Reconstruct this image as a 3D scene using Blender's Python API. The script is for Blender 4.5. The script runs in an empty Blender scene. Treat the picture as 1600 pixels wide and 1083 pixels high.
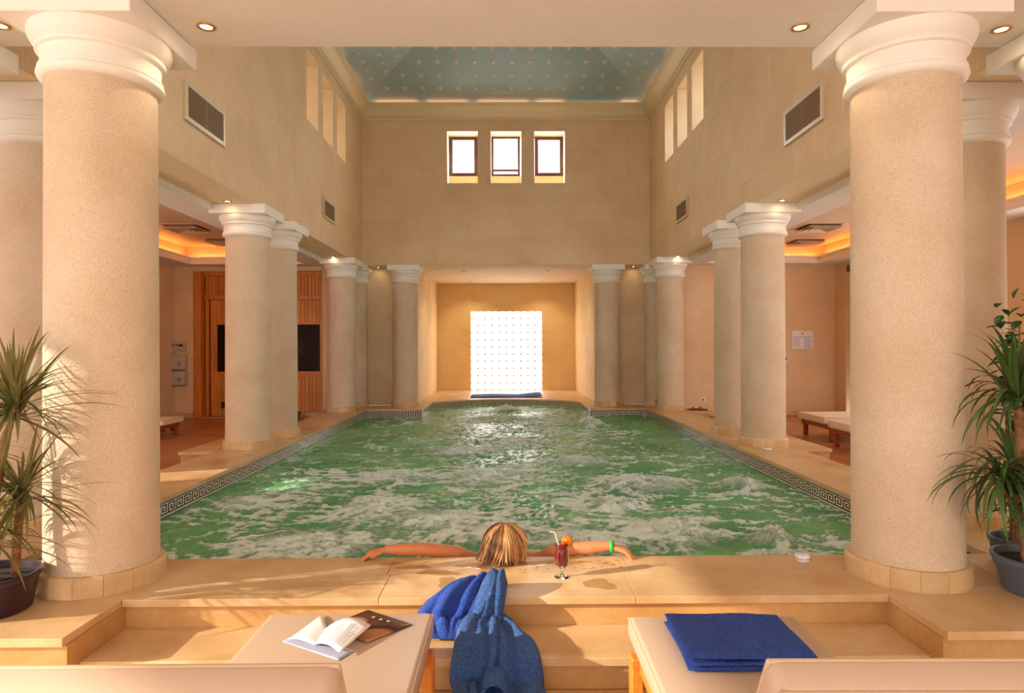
import bpy, bmesh, math, random
import numpy as np
from mathutils import Vector, Matrix, Euler
random.seed(7)
PI = math.pi
SC = bpy.context.scene
COL = SC.collection

# ------------------------------------------------------------------ camera
cam_d = bpy.data.cameras.new('camera')
cam = bpy.data.objects.new('camera', cam_d); COL.objects.link(cam)
cam_d.sensor_fit = 'HORIZONTAL'; cam_d.sensor_width = 36.0
cam_d.lens = 36.0 * 1011.0 / 1600.0
cam_d.clip_start = 0.05; cam_d.clip_end = 200
_R = Vector((0.999954, -0.008976, -0.003503)); _U = Vector((0.003474, -0.003139, 0.999989)); _F = Vector((0.008987, 0.999955, 0.003107))
cam.matrix_world = Matrix(((_R.x, _U.x, -_F.x, -0.002), (_R.y, _U.y, -_F.y, 0.0), (_R.z, _U.z, -_F.z, 1.16), (0, 0, 0, 1)))
SC.camera = cam

# ------------------------------------------------------------------ world, sun, exposure
SC.view_settings.view_transform = 'Standard'
SC.view_settings.look = 'None'
SC.view_settings.gamma = 1.0
SC.view_settings.use_curve_mapping = False
SC.view_settings.exposure = 1.28
W = bpy.data.worlds.new('overcast_sky'); SC.world = W; W.use_nodes = True
bg = W.node_tree.nodes['Background']
bg.inputs[0].default_value = (1.0, 0.97, 0.955, 1); bg.inputs[1].default_value = 1.5

def lamp(name, kind, loc, energy, color, size=None, size_y=None, direction=None, spot=None, blend=0.6):
    d = bpy.data.lights.new(name, kind); d.energy = energy; d.color = color
    if kind == 'AREA':
        d.shape = 'RECTANGLE'; d.size = size; d.size_y = size_y or size
    elif kind == 'SUN':
        d.angle = size
    elif size is not None:
        d.shadow_soft_size = size
    if spot: d.spot_size = spot; d.spot_blend = blend
    o = bpy.data.objects.new(name, d); COL.objects.link(o); o.location = loc
    if direction is not None:
        o.rotation_euler = Vector(direction).to_track_quat('-Z', 'Y').to_euler()
    return o

WARM = (1.0, 0.80, 0.55); DAY = (1.0, 0.96, 0.90)
lamp('sun', 'SUN', (-8, -2, 6), 3.1, (1.0, 0.88, 0.70), size=0.012, direction=(0.90, 0.30, -0.34))
# daylight through the high windows of the hall
for x in (-0.86, 0.01, 0.87):
    lamp('window_daylight', 'AREA', (x, 13.2, 5.1), 9, DAY, size=0.5, size_y=0.75, direction=(0, -1, -0.3))
# ------------------------------------------------------------------ constants of the place
H = 2.83          # soffit of the beams
ZA = -0.15        # aisle floor
ZF = -0.28        # floor in front of the steps
ZW = -0.165       # water
PX = 2.70         # half width of the pool
CX = 3.075        # column rows
XW = 2.88         # inner face of the upper walls
TW = 0.48

# ------------------------------------------------------------------ helpers
class MB:
    def __init__(self): self.v = []; self.f = []; self.m = []; self.s = []
    def add(self, vs, fs, mi=0, smooth=False):
        b = len(self.v); self.v.extend([tuple(p) for p in vs])
        for f in fs:
            self.f.append(tuple(i + b for i in f)); self.m.append(mi); self.s.append(smooth)
        return self
    def quad(self, a, b, c, d, mi=0): return self.add((a, b, c, d), ((0, 1, 2, 3),), mi)
    def box(self, x0, x1, y0, y1, z0, z1, mi=0):
        vs = [(x, y, z) for z in (z0, z1) for y in (y0, y1) for x in (x0, x1)]
        return self.add(vs, ((0, 2, 3, 1), (4, 5, 7, 6), (0, 1, 5, 4), (2, 6, 7, 3), (0, 4, 6, 2), (1, 3, 7, 5)), mi)
    def cbox(self, x0, x1, y0, y1, z0, z1, c=0.004, mi=0, mat=None):
        # box with chamfered edges
        vs = []; idx = {}
        X = (x0, x1); Y = (y0, y1); Z = (z0, z1)
        for i in (0, 1):
            for j in (0, 1):
                for k in (0, 1):
                    sx, sy, sz = (1 - 2 * i) * c, (1 - 2 * j) * c, (1 - 2 * k) * c
                    for a, p in enumerate(((X[i], Y[j] + sy, Z[k] + sz), (X[i] + sx, Y[j], Z[k] + sz), (X[i] + sx, Y[j] + sy, Z[k]))):
                        idx[(i, j, k, a)] = len(vs); vs.append(p)
        I = idx; fs = []
        for i in (0, 1):
            f = [I[(i, 0, 0, 0)], I[(i, 1, 0, 0)], I[(i, 1, 1, 0)], I[(i, 0, 1, 0)]]; fs.append(f if i else f[::-1])
            f = [I[(0, i, 0, 1)], I[(1, i, 0, 1)], I[(1, i, 1, 1)], I[(0, i, 1, 1)]]; fs.append(f[::-1] if i else f)
            f = [I[(0, 0, i, 2)], I[(1, 0, i, 2)], I[(1, 1, i, 2)], I[(0, 1, i, 2)]]; fs.append(f if i else f[::-1])
        for a in (0, 1):
            for b in (0, 1):
                fs.append([I[(a, b, 0, 0)], I[(a, b, 1, 0)], I[(a, b, 1, 1)], I[(a, b, 0, 1)]])
                fs.append([I[(a, 0, b, 0)], I[(a, 1, b, 0)], I[(a, 1, b, 2)], I[(a, 0, b, 2)]])
                fs.append([I[(0, a, b, 1)], I[(1, a, b, 1)], I[(1, a, b, 2)], I[(0, a, b, 2)]])
        for i in (0, 1):
            for j in (0, 1):
                for k in (0, 1): fs.append([I[(i, j, k, 0)], I[(i, j, k, 1)], I[(i, j, k, 2)]])
        if mat is not None: vs = [tuple(mat @ Vector(p)) for p in vs]
        return self.add(vs, fs, mi)
    def lathe(self, prof, n=32, c=(0, 0, 0), mi=0, smooth=True, caps=True, a0=0.0, a1=2 * PI):
        full = abs(a1 - a0 - 2 * PI) < 1e-6
        m = n if full else n + 1
        vs = []
        for r, z in prof:
            for i in range(m):
                a = a0 + (a1 - a0) * i / n
                vs.append((c[0] + r * math.cos(a), c[1] + r * math.sin(a), c[2] + z))
        fs = []
        for k in range(len(prof) - 1):
            for i in range(n):
                j = (i + 1) % m
                fs.append((k * m + i, k * m + j, (k + 1) * m + j, (k + 1) * m + i))
        self.add(vs, fs, mi, smooth)
        if caps and full:
            b = len(self.v) - len(vs)
            if prof[0][0] > 1e-6: self.f.append(tuple(b + i for i in range(m))[::-1]); self.m.append(mi); self.s.append(False)
            if prof[-1][0] > 1e-6: self.f.append(tuple(b + (len(prof) - 1) * m + i for i in range(m))); self.m.append(mi); self.s.append(False)
        return self
    def tube(self, pts, rad, n=8, mi=0, smooth=True, flat=1.0, dome=True, up=None):
        pts = [Vector(p) for p in pts]
        if not isinstance(rad, (list, tuple)): rad = [rad] * len(pts)
        rad = list(rad)
        if dome:
            t0 = (pts[0] - pts[1]).normalized(); t1 = (pts[-1] - pts[-2]).normalized()
            P0, r0, P1, r1 = pts[0], rad[0], pts[-1], rad[-1]
            pre = [P0 + t0 * r0 * math.sin(a) for a in (1.35, 0.9, 0.45)]; prer = [r0 * math.cos(a) for a in (1.35, 0.9, 0.45)]
            post = [P1 + t1 * r1 * math.sin(a) for a in (0.45, 0.9, 1.35)]; postr = [r1 * math.cos(a) for a in (0.45, 0.9, 1.35)]
            pts = pre + pts + post; rad = prer + rad + postr
        N = len(pts); vs = []; prev = None
        for i, p in enumerate(pts):
            t = (pts[min(i + 1, N - 1)] - pts[max(i - 1, 0)])
            t = t.normalized() if t.length > 1e-9 else Vector((0, 0, 1))
            if prev is None:
                ref = Vector(up) if up else (Vector((0, 0, 1)) if abs(t.z) < 0.9 else Vector((1, 0, 0)))
                a = (ref - t * ref.dot(t)).normalized()
            else:
                a = (prev - t * prev.dot(t)).normalized()
            prev = a; b = t.cross(a)
            for k in range(n):
                g = 2 * PI * k / n
                vs.append(p + (a * math.cos(g) * flat + b * math.sin(g)) * rad[i])
        fs = []
        for i in range(N - 1):
            for k in range(n):
                j = (k + 1) % n
                fs.append((i * n + k, i * n + j, (i + 1) * n + j, (i + 1) * n + k))
        fs.append(tuple(range(n))[::-1]); fs.append(tuple((N - 1) * n + k for k in range(n)))
        return self.add(vs, fs, mi, smooth)
    def sphere(self, c, r, nu=16, nv=10, mi=0, scale=(1, 1, 1), rot=None):
        vs = []; fs = []
        for j in range(nv + 1):
            th = PI * j / nv
            rr = max(math.sin(th), 1e-3 if j in (0, nv) else 0)
            for i in range(nu):
                a = 2 * PI * i / nu
                p = Vector((rr * math.cos(a) * scale[0], rr * math.sin(a) * scale[1], math.cos(th) * scale[2])) * r
                if rot is not None: p = rot @ p
                vs.append(Vector(c) + p)
        for j in range(nv):
            for i in range(nu):
                k = (i + 1) % nu
                fs.append((j * nu + i, (j + 1) * nu + i, (j + 1) * nu + k, j * nu + k))
        fs.append(tuple(range(nu))); fs.append(tuple(nv * nu + i for i in range(nu))[::-1])
        return self.add(vs, fs, mi, True)
    def grid(self, P, mi=0, smooth=True, close_v=False):
        nu = len(P); nv = len(P[0]); vs = [p for row in P for p in row]; fs = []
        for i in range(nu - 1):
            for j in range(nv - 1 if not close_v else nv):
                k = (j + 1) % nv
                fs.append((i * nv + j, i * nv + k, (i + 1) * nv + k, (i + 1) * nv + j))
        return self.add(vs, fs, mi, smooth)
    def mesh(self, name, mats, sharp=None):
        me = bpy.data.meshes.new(name); me.from_pydata(self.v, [], self.f)
        for m in (mats if isinstance(mats, (list, tuple)) else [mats]): me.materials.append(m)
        me.polygons.foreach_set('material_index', self.m)
        me.polygons.foreach_set('use_smooth', self.s)
        if sharp: me.set_sharp_from_angle(angle=sharp)
        me.update(); return me
    def build(self, name, mats, parent=None, loc=(0, 0, 0), rot=(0, 0, 0), sharp=None):
        return put(name, self.mesh(name, mats, sharp), parent, loc, rot)

def put(name, me, parent=None, loc=(0, 0, 0), rot=(0, 0, 0), scale=None):
    o = bpy.data.objects.new(name, me); COL.objects.link(o)
    o.location = loc; o.rotation_euler = rot
    if scale is not None: o.scale = scale if isinstance(scale, (tuple, list)) else (scale,) * 3
    if parent: o.parent = parent
    return o
def tag(o, label=None, cat=None, group=None, kind=None):
    if label: o['label'] = label
    if cat: o['category'] = cat
    if group: o['group'] = group
    if kind: o['kind'] = kind
    return o
def thing(name, label, cat, loc=(0, 0, 0), rz=0.0, group=None):
    o = bpy.data.objects.new(name, None); COL.objects.link(o); o.empty_display_size = 0.1
    o.location = loc; o.rotation_euler = (0, 0, rz)
    return tag(o, label, cat, group)
def struct(o, label=None, cat=None): return tag(o, label, cat, kind='structure')
def copy_tree(src, parent=None):
    c = src.copy(); COL.objects.link(c)
    if parent: c.parent = parent
    for ch in list(src.children): copy_tree(ch, c)
    return c
def rounded_box(name, sx, sy, sz, r, mat, parent=None, loc=(0, 0, 0), rot=(0, 0, 0), seg=3, sub=None):
    bm = bmesh.new(); bmesh.ops.create_cube(bm, size=1.0)
    for v in bm.verts: v.co = Vector((v.co.x * sx, v.co.y * sy, v.co.z * sz))
    bmesh.ops.bevel(bm, geom=bm.edges[:], offset=r, segments=seg, profile=0.5, affect='EDGES')
    if sub: sub(bm)
    me = bpy.data.meshes.new(name); bm.to_mesh(me); bm.free(); me.materials.append(mat)
    me.polygons.foreach_set('use_smooth', [True] * len(me.polygons)); me.set_sharp_from_angle(angle=1.0)
    return put(name, me, parent, loc, rot)

# ------------------------------------------------------------------ materials
def srgb(r, g, b):
    def f(c):
        c /= 255.0
        return c / 12.92 if c <= 0.04045 else ((c + 0.055) / 1.055) ** 2.4
    return (f(r), f(g), f(b), 1.0)
class Nodes:
    def __init__(self, name):
        self.m = bpy.data.materials.new(name); self.m.use_nodes = True
        self.t = self.m.node_tree; self.b = self.t.nodes['Principled BSDF']; self.out = self.t.nodes['Material Output']
    def n(self, kind, **kw):
        o = self.t.nodes.new(kind)
        for k, v in kw.items():
            if k in o.inputs.keys(): o.inputs[k].default_value = v
            else: setattr(o, k, v)
        return o
    def l(self, a, b): self.t.links.new(a, b)
    def pos(self, obj=False):
        if obj: return self.n('ShaderNodeTexCoord').outputs['Object']
        return self.n('ShaderNodeNewGeometry').outputs['Position']
    def noise(self, vec, scale, detail=4, rough=0.55):
        o = self.n('ShaderNodeTexNoise'); o.inputs['Scale'].default_value = scale; o.inputs['Detail'].default_value = detail; o.inputs['Roughness'].default_value = rough
        self.l(vec, o.inputs['Vector']); return o.outputs['Fac']
    def ramp(self, fac, stops):
        o = self.n('ShaderNodeValToRGB'); e = o.color_ramp.elements
        while len(e) < len(stops): e.new(0.5)
        for i, (p, c) in enumerate(stops): e[i].position = p; e[i].color = c if len(c) == 4 else (*c, 1)
        self.l(fac, o.inputs['Fac']); return o.outputs['Color']
    def mix(self, fac, a, b, mode='MIX'):
        o = self.n('ShaderNodeMix'); o.data_type = 'RGBA'; o.blend_type = mode
        for s, i in ((fac, 0), (a, 6), (b, 7)):
            if hasattr(s, 'is_output'): self.l(s, o.inputs[i])
            else: o.inputs[i].default_value = s
        return o.outputs[2]
    def math(self, op, a, b=0.0):
        o = self.n('ShaderNodeMath'); o.operation = op
        for i, s in enumerate((a, b)):
            if hasattr(s, 'is_output'): self.l(s, o.inputs[i])
            else: o.inputs[i].default_value = s
        return o.outputs[0]
    def bump(self, h, strength=0.3, dist=0.01):
        o = self.n('ShaderNodeBump'); o.inputs['Strength'].default_value = strength; o.inputs['Distance'].default_value = dist
        self.l(h, o.inputs['Height']); self.l(o.outputs['Normal'], self.b.inputs['Normal'])
    def set(self, **kw):
        for k, v in kw.items():
            k = k.replace('_', ' ')
            s = self.b.inputs[k]
            if hasattr(v, 'is_output'): self.l(v, s)
            else: s.default_value = v
        return self
BK = (0, 0, 0, 1); WH = (1, 1, 1, 1)
def stone(name, a, b, c, s1=2.0, s2=18.0, rough=0.6, bump=0.15, speck=0.0, objrand=0.12, wet=False, pits=True):
    N = Nodes(name); p = N.pos()
    n1 = N.noise(p, s1, 5, 0.6); n2 = N.noise(p, s2, 5, 0.65)
    col = N.ramp(n1, [(0.3, a), (0.52, b), (0.72, c)])
    col = N.mix(N.math('MULTIPLY', n2, 0.35), col, N.mix(1.0, col, a, 'MULTIPLY'))
    if objrand:
        oi = N.n('ShaderNodeObjectInfo').outputs['Random']
        f = N.math('ADD', N.math('MULTIPLY', oi, objrand), 1.0 - objrand * 0.5)
        hv = N.n('ShaderNodeHueSaturation'); N.l(f, hv.inputs['Value']); N.l(col, hv.inputs['Color']); col = hv.outputs['Color']
    n3 = N.noise(p, 90.0, 4, 0.7)
    if speck:
        v = N.n('ShaderNodeTexVoronoi'); v.inputs['Scale'].default_value = 58.0; N.l(p, v.inputs['Vector'])
        sp = N.ramp(v.outputs['Distance'], [(0.06, WH), (0.14, BK)])
        gate = N.ramp(N.noise(p, 14.0, 2), [(0.48, BK), (0.56, WH)])
        gr = N.ramp(N.noise(p, 130.0, 3, 0.6), [(0.38, (0.80, 0.74, 0.66, 1)), (0.56, WH)])
        col = N.mix(0.55, col, N.mix(1.0, col, gr, 'MULTIPLY'))
        k = N.math('MULTIPLY', N.math('MULTIPLY', sp, gate), speck)
        col = N.mix(k, col, srgb(110, 75, 45))
    N.set(Base_Color=col, Roughness=rough)
    if wet:
        r = N.ramp(n1, [(0.30, (0.30,) * 3), (0.70, (0.46,) * 3)]); N.set(Roughness=r)
    h = N.math('ADD', n3, N.math('MULTIPLY', n2, 0.6))
    N.bump(h, bump, 0.01)
    return N.m
def plain(name, c, rough=0.5, metal=0.0, bump=0.0, bscale=60.0, var=0.0, **kw):
    N = Nodes(name); N.set(Base_Color=c, Roughness=rough, Metallic=metal)
    p = N.pos(True)
    if var:
        n = N.noise(p, 9.0, 4)
        N.set(Base_Color=N.mix(n, tuple(x * (1 - var) for x in c[:3]) + (1,), tuple(min(1, x * (1 + var)) for x in c[:3]) + (1,)))
    if bump: N.bump(N.noise(p, bscale, 4), bump, 0.005)
    N.set(**kw); return N.m
def emit(name, c, s):
    N = Nodes(name); N.set(Base_Color=c, Emission_Color=c, Emission_Strength=s); return N.m

M_wall = stone('limestone_wall', srgb(222, 190, 148), srgb(230, 200, 160), srgb(234, 208, 172), 1.3, 20, 0.75, 0.08, objrand=0.05)
M_mortar = stone('limestone_joint', srgb(240, 218, 182), srgb(244, 224, 190), srgb(248, 230, 200), 3, 30, 0.85, 0.1, objrand=0)
M_shaft = stone('rough_stucco', srgb(222, 197, 166), srgb(233, 212, 184), srgb(241, 224, 202), 1.6, 34, 0.85, 0.8, speck=0.8, objrand=0)
M_base = stone('honed_base_stone', srgb(206, 170, 120), srgb(222, 190, 142), srgb(232, 204, 162), 5, 25, 0.45, 0.05, objrand=0.25)
M_gold = stone('golden_alcove_limestone', srgb(226, 194, 136), srgb(236, 206, 150), srgb(240, 214, 162), 1.3, 20, 0.75, 0.08, objrand=0.05)
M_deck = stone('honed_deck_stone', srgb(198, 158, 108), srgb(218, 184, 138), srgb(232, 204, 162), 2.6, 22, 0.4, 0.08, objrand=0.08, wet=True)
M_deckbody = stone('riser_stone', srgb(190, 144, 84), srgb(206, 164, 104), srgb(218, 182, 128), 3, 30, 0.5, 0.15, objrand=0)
M_aisle = stone('terracotta_floor', srgb(160, 96, 52), srgb(184, 118, 68), srgb(200, 140, 90), 2.5, 16, 0.35, 0.05, objrand=0.18)
M_grout = plain('floor_grout', srgb(150, 105, 70), 0.8)
M_plaster = plain('white_plaster', srgb(240, 232, 220), 0.6, bump=0.05, bscale=40)
M_ceil = stone('ceiling_plaster', srgb(234, 226, 216), srgb(238, 230, 221), srgb(242, 235, 227), 2.0, 12, 0.8, 0.06, objrand=0)
M_soffit = stone('soffit_plaster', srgb(222, 200, 166), srgb(228, 207, 174), srgb(233, 214, 183), 2.0, 12, 0.8, 0.06, objrand=0)
M_tray = plain('tray_ceiling_paint', srgb(214, 186, 156), 0.7)
M_cornice = plain('cornice_paint', srgb(224, 204, 166), 0.55)
M_blue = None
def sky_blue():
    N = Nodes('blue_ceiling_paint'); n = N.noise(N.pos(), 1.2, 4)
    N.set(Base_Color=N.ramp(n, [(0.3, srgb(138, 164, 170)), (0.7, srgb(150, 174, 178))]), Roughness=0.6); return N.m
M_blue = sky_blue()
M_star = plain('starfish_paint', srgb(226, 200, 172), 0.6)
M_cove = emit('orange_cove_lamp', (1.0, 0.42, 0.10, 1), 9.0)
M_cove2 = emit('salmon_cove_lamp', (1.0, 0.36, 0.16, 1), 3.5)
M_frame = plain('dark_window_frame', srgb(74, 38, 30), 0.4)
M_bronze = plain('bronze_louvre', srgb(150, 116, 80), 0.45)
M_louvreback = plain('duct_black', srgb(28, 20, 14), 0.9)
M_gframe = plain('grille_frame_paint', srgb(204, 184, 150), 0.4)
M_brass = plain('brass_trim', srgb(200, 150, 80), 0.3, 0.9)
M_bulb = emit('halogen_bulb', (1.0, 0.78, 0.45, 1), 14.0)
M_bulbdim = plain('dark_lamp_lens', srgb(96, 84, 64), 0.3)
def mk_pine():
    N = Nodes('pine_boards'); p = N.pos(True); mp = N.n('ShaderNodeMapping'); mp.inputs['Scale'].default_value = (26, 26, 1.6); N.l(p, mp.inputs[0])
    n = N.noise(mp.outputs[0], 2.0, 6, 0.6)
    c = N.ramp(n, [(0.3, srgb(190, 106, 30)), (0.55, srgb(214, 132, 46)), (0.75, srgb(228, 152, 64))])
    oi = N.n('ShaderNodeObjectInfo').outputs['Random']; hv = N.n('ShaderNodeHueSaturation')
    N.l(N.math('ADD', N.math('MULTIPLY', oi, 0.25), 0.85), hv.inputs['Value']); N.l(c, hv.inputs['Color'])
    N.set(Base_Color=hv.outputs['Color'], Roughness=0.42); return N.m
M_pine = mk_pine()
def mk_wood(name, a, b):
    N = Nodes(name); p = N.pos(True); mp = N.n('ShaderNodeMapping'); mp.inputs['Scale'].default_value = (18, 4, 18); N.l(p, mp.inputs[0])
    n = N.noise(mp.outputs[0], 1.5, 5, 0.6)
    N.set(Base_Color=N.ramp(n, [(0.3, a), (0.7, b)]), Roughness=0.35); return N.m
M_oak = mk_wood('orange_varnished_wood', srgb(188, 104, 30), srgb(222, 146, 58))
M_redwood = mk_wood('reddish_wood', srgb(140, 62, 26), srgb(176, 88, 40))
M_darkglass = plain('dark_sauna_glass', srgb(40, 22, 14), 0.12, Specular_IOR_Level=0.12)
M_vinyl = plain('cream_vinyl', srgb(196, 170, 148), 0.38, bump=0.04, bscale=220)
M_piping = plain('vinyl_piping', srgb(196, 168, 138), 0.45)
M_whitecush = plain('pale_cushion', srgb(226, 206, 180), 0.6)
M_tilew = plain('white_glazed_tile', srgb(226, 214, 194), 0.15)
M_tilek = plain('dark_glaze', srgb(58, 44, 48), 0.15)
M_pool = plain('pool_lining', srgb(120, 150, 110), 0.4)
def mk_terry(name, a, b):
    N = Nodes(name); p = N.pos(True); n = N.ramp(N.noise(p, 75.0, 4, 0.75), [(0.36, BK), (0.64, WH)]); n2 = N.noise(p, 24.0, 4, 0.7)
    N.set(Base_Color=N.mix(n, a, b), Roughness=0.95, Sheen_Weight=0.25, Sheen_Roughness=0.5)
    N.set(Sheen_Tint=(0.5, 0.65, 1.0, 1))
    N.bump(N.math('ADD', n, N.math('MULTIPLY', n2, 1.2)), 1.0, 0.010); return N.m
M_terry = mk_terry('royal_blue_terry', srgb(8, 54, 168), srgb(26, 96, 226))
M_terry2 = mk_terry('pale_sheen_blue_terry', srgb(24, 72, 158), srgb(66, 124, 204))  # paler copy; sheen of light on the dropped towel painted into the blue
M_pot_dark = plain('aubergine_plastic', srgb(52, 30, 40), 0.35)
M_pot_grey = plain('slate_plastic', srgb(86, 94, 108), 0.4)
M_soil = plain('potting_soil', srgb(40, 28, 22), 0.95, bump=0.6, bscale=60)
def mk_leaf(name, a, b, edge):
    N = Nodes(name); uv = N.n('ShaderNodeTexCoord').outputs['Object']; sp = N.n('ShaderNodeSeparateXYZ'); N.l(uv, sp.inputs[0])
    oi = N.n('ShaderNodeObjectInfo').outputs['Random']
    c = N.mix(oi, a, b)
    ax = N.math('ABSOLUTE', sp.outputs[0])
    e = N.ramp(N.math('MULTIPLY', ax, 90.0), [(0.55, BK), (0.9, WH)])
    c = N.mix(N.math('MULTIPLY', e, 0.55), c, edge)
    N.set(Base_Color=c, Roughness=0.38)
    tr = N.n('ShaderNodeBsdfTranslucent'); N.l(c, tr.inputs['Color']); ms = N.n('ShaderNodeMixShader'); ms.inputs[0].default_value = 0.2
    N.l(N.b.outputs[0], ms.inputs[1]); N.l(tr.outputs[0], ms.inputs[2]); N.l(ms.outputs[0], N.out.inputs['Surface'])
    return N.m
M_leafA = mk_leaf('olive_strap_leaf', srgb(82, 92, 44), srgb(138, 122, 74), srgb(168, 88, 64))
M_leafB = mk_leaf('deep_green_strap_leaf', srgb(34, 74, 34), srgb(84, 118, 52), srgb(98, 62, 40))
M_leafC = mk_leaf('glossy_oval_leaf', srgb(36, 72, 32), srgb(60, 98, 44), srgb(40, 76, 34))
M_cane = stone('cane_bark', srgb(120, 76, 44), srgb(160, 112, 70), srgb(186, 142, 98), 30, 90, 0.8, 0.5, objrand=0)
M_skin = plain('tanned_skin', srgb(214, 134, 88), 0.5, var=0.10, Subsurface_Weight=0.15)
M_hair = [plain('dark_blonde_hair', srgb(132, 84, 46), 0.45), plain('honey_hair', srgb(186, 132, 78), 0.42), plain('brown_hair', srgb(84, 48, 26), 0.5), plain('light_blonde_hair', srgb(216, 172, 116), 0.4)]
M_green = plain('green_band', srgb(40, 190, 80), 0.4)
M_purple = plain('lilac_strap', srgb(150, 120, 190), 0.6)
M_paper = plain('white_paper', srgb(236, 230, 232), 0.55)
M_ink = plain('grey_print', srgb(120, 110, 116), 0.7)
M_glass = plain('clear_glass', (1, 1, 1, 1), 0.01, Transmission_Weight=1.0, IOR=1.45)
M_pane = Nodes('window_glass')
_g = M_pane.n('ShaderNodeBsdfTransparent'); _gl = M_pane.n('ShaderNodeBsdfGlossy'); _gl.inputs['Roughness'].default_value = 0.02
_ms = M_pane.n('ShaderNodeMixShader'); _ms.inputs[0].default_value = 0.05
M_pane.l(_g.outputs[0], _ms.inputs[1]); M_pane.l(_gl.outputs[0], _ms.inputs[2]); M_pane.l(_ms.outputs[0], M_pane.out.inputs['Surface']); M_pane = M_pane.m
M_drink = plain('red_cocktail', srgb(130, 10, 14), 0.1)
M_orange = plain('orange_flesh', srgb(246, 160, 40), 0.4); M_peel = plain('orange_peel', srgb(240, 130, 20), 0.45)
M_cherry = plain('cherry', srgb(210, 30, 24), 0.2); M_straw = plain('pale_straw', srgb(232, 222, 190), 0.4)
M_steel = plain('brushed_steel', srgb(200, 196, 192), 0.3, 0.9)
M_grey = plain('grey_plastic', srgb(186, 174, 158), 0.35); M_greyd = plain('dark_grey_plastic', srgb(92, 84, 78), 0.5)
M_black = plain('black_rubber', srgb(28, 24, 24), 0.5); M_redsh = plain('dark_red_rubber', srgb(110, 30, 22), 0.5)

# ------------------------------------------------------------------ walls of limestone blocks
BLOCKS = {}
def block_mesh(w, h, mat, proud=0.003, ch=0.002):
    k = (round(w, 3), round(h, 3), mat.name)
    if k not in BLOCKS:
        b = MB(); a = (0, 0, 0); c = ch
        vs = [(0, 0, 0), (w, 0, 0), (w, h, 0), (0, h, 0), (c, c, proud), (w - c, c, proud), (w - c, h - c, proud), (c, h - c, proud)]
        b.add(vs, ((4, 5, 6, 7), (0, 1, 5, 4), (1, 2, 6, 5), (2, 3, 7, 6), (3, 0, 4, 7)))
        BLOCKS[k] = b.mesh('stone_block', mat)
    return BLOCKS[k]
def subtract(r, holes):
    out = [r]
    for (a, b, c, d) in holes:
        nxt = []
        for (u0, u1, v0, v1) in out:
            if u1 <= a or u0 >= b or v1 <= c or v0 >= d: nxt.append((u0, u1, v0, v1)); continue
            if u0 < a: nxt.append((u0, a, v0, v1))
            if u1 > b: nxt.append((b, u1, v0, v1))
            m0, m1 = max(u0, a), min(u1, b)
            if v0 < c: nxt.append((m0, m1, v0, c))
            if v1 > d: nxt.append((m0, m1, d, v1))
        out = nxt
    return out
def block_wall(name, label, org, u, v, W_, H_, T, holes=(), bw=0.62, bh=0.30, blocks=True, region=None, mat=None, gap=0.0024):
    org, u, v = Vector(org), Vector(u), Vector(v); n = u.cross(v)
    b = MB(); P = lambda a, c, d: org + u * a + v * c + n * d
    for (u0, u1, v0, v1) in subtract((0, W_, 0, H_), holes):
        b.quad(P(u0, v0, 0), P(u1, v0, 0), P(u1, v1, 0), P(u0, v1, 0)); b.quad(P(u0, v1, -T), P(u1, v1, -T), P(u1, v0, -T), P(u0, v0, -T))
    for (u0, u1, v0, v1) in list(holes) + [(0, W_, 0, H_)]:
        b.quad(P(u0, v0, 0), P(u0, v0, -T), P(u1, v0, -T), P(u1, v0, 0)); b.quad(P(u0, v1, 0), P(u1, v1, 0), P(u1, v1, -T), P(u0, v1, -T))
        b.quad(P(u0, v0, 0), P(u0, v1, 0), P(u0, v1, -T), P(u0, v0, -T)); b.quad(P(u1, v0, 0), P(u1, v0, -T), P(u1, v1, -T), P(u1, v1, 0))
    w = struct(b.build(name, M_mortar if blocks else M_wall), label, 'wall')
    if blocks:
        rot = Matrix((u, v, n)).transposed().to_euler(); rows = int(math.ceil(H_ / bh)); reg = region or (0, W_, 0, H_)
        for j in range(rows):
            off = (0.0 if j % 2 else bw * 0.5) - bw
            i = 0
            while off + i * bw < W_:
                r = (max(reg[0], off + i * bw), min(reg[1], off + (i + 1) * bw), max(reg[2], j * bh), min(reg[3], (j + 1) * bh)); i += 1
                if r[1] - r[0] < 0.02 or r[3] - r[2] < 0.02: continue
                for (a, c, d, e) in subtract(r, holes):
                    if c - a < 0.025 or e - d < 0.025: continue
                    put('stone_block', block_mesh(c - a - 2 * gap, e - d - 2 * gap, mat or M_wall), w, P(a + gap, d + gap, 0.0), rot)
    return w
ZC = 5.74
side_holes = [(y - 3.575, y - 3.575 + 0.585, 4.505 - H, 5.505 - H) for y in (9.375, 10.225, 11.07)]
Ws = 12.92 - 3.575
wl = block_wall('wall_left', 'upper left wall of the pool hall in pale limestone blocks', (-XW, 3.575, H), (0, 1, 0), (0, 0, 1), Ws, 3.1, TW, side_holes, region=(0, Ws, 0, ZC - H + 0.03))
wr_holes = [(Ws - b, Ws - a, c, d) for (a, b, c, d) in side_holes]
wr = block_wall('wall_right', 'upper right wall of the pool hall in pale limestone blocks', (XW, 12.92, H), (0, -1, 0), (0, 0, 1), Ws, 3.1, TW, wr_holes, region=(0, Ws, 0, ZC - H + 0.03))
back_holes = [(x + XW, x + XW + 0.605, 4.468 - H, 5.5 - H) for x in (-1.163, -0.293, 0.575)]
wb = block_wall('wall_back', 'upper back wall over the alcove with three small windows', (-XW, 12.92, H), (1, 0, 0), (0, 0, 1), 2 * XW, 3.1, 0.43, back_holes, region=(0, 2 * XW, 0, ZC - H + 0.03))
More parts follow.
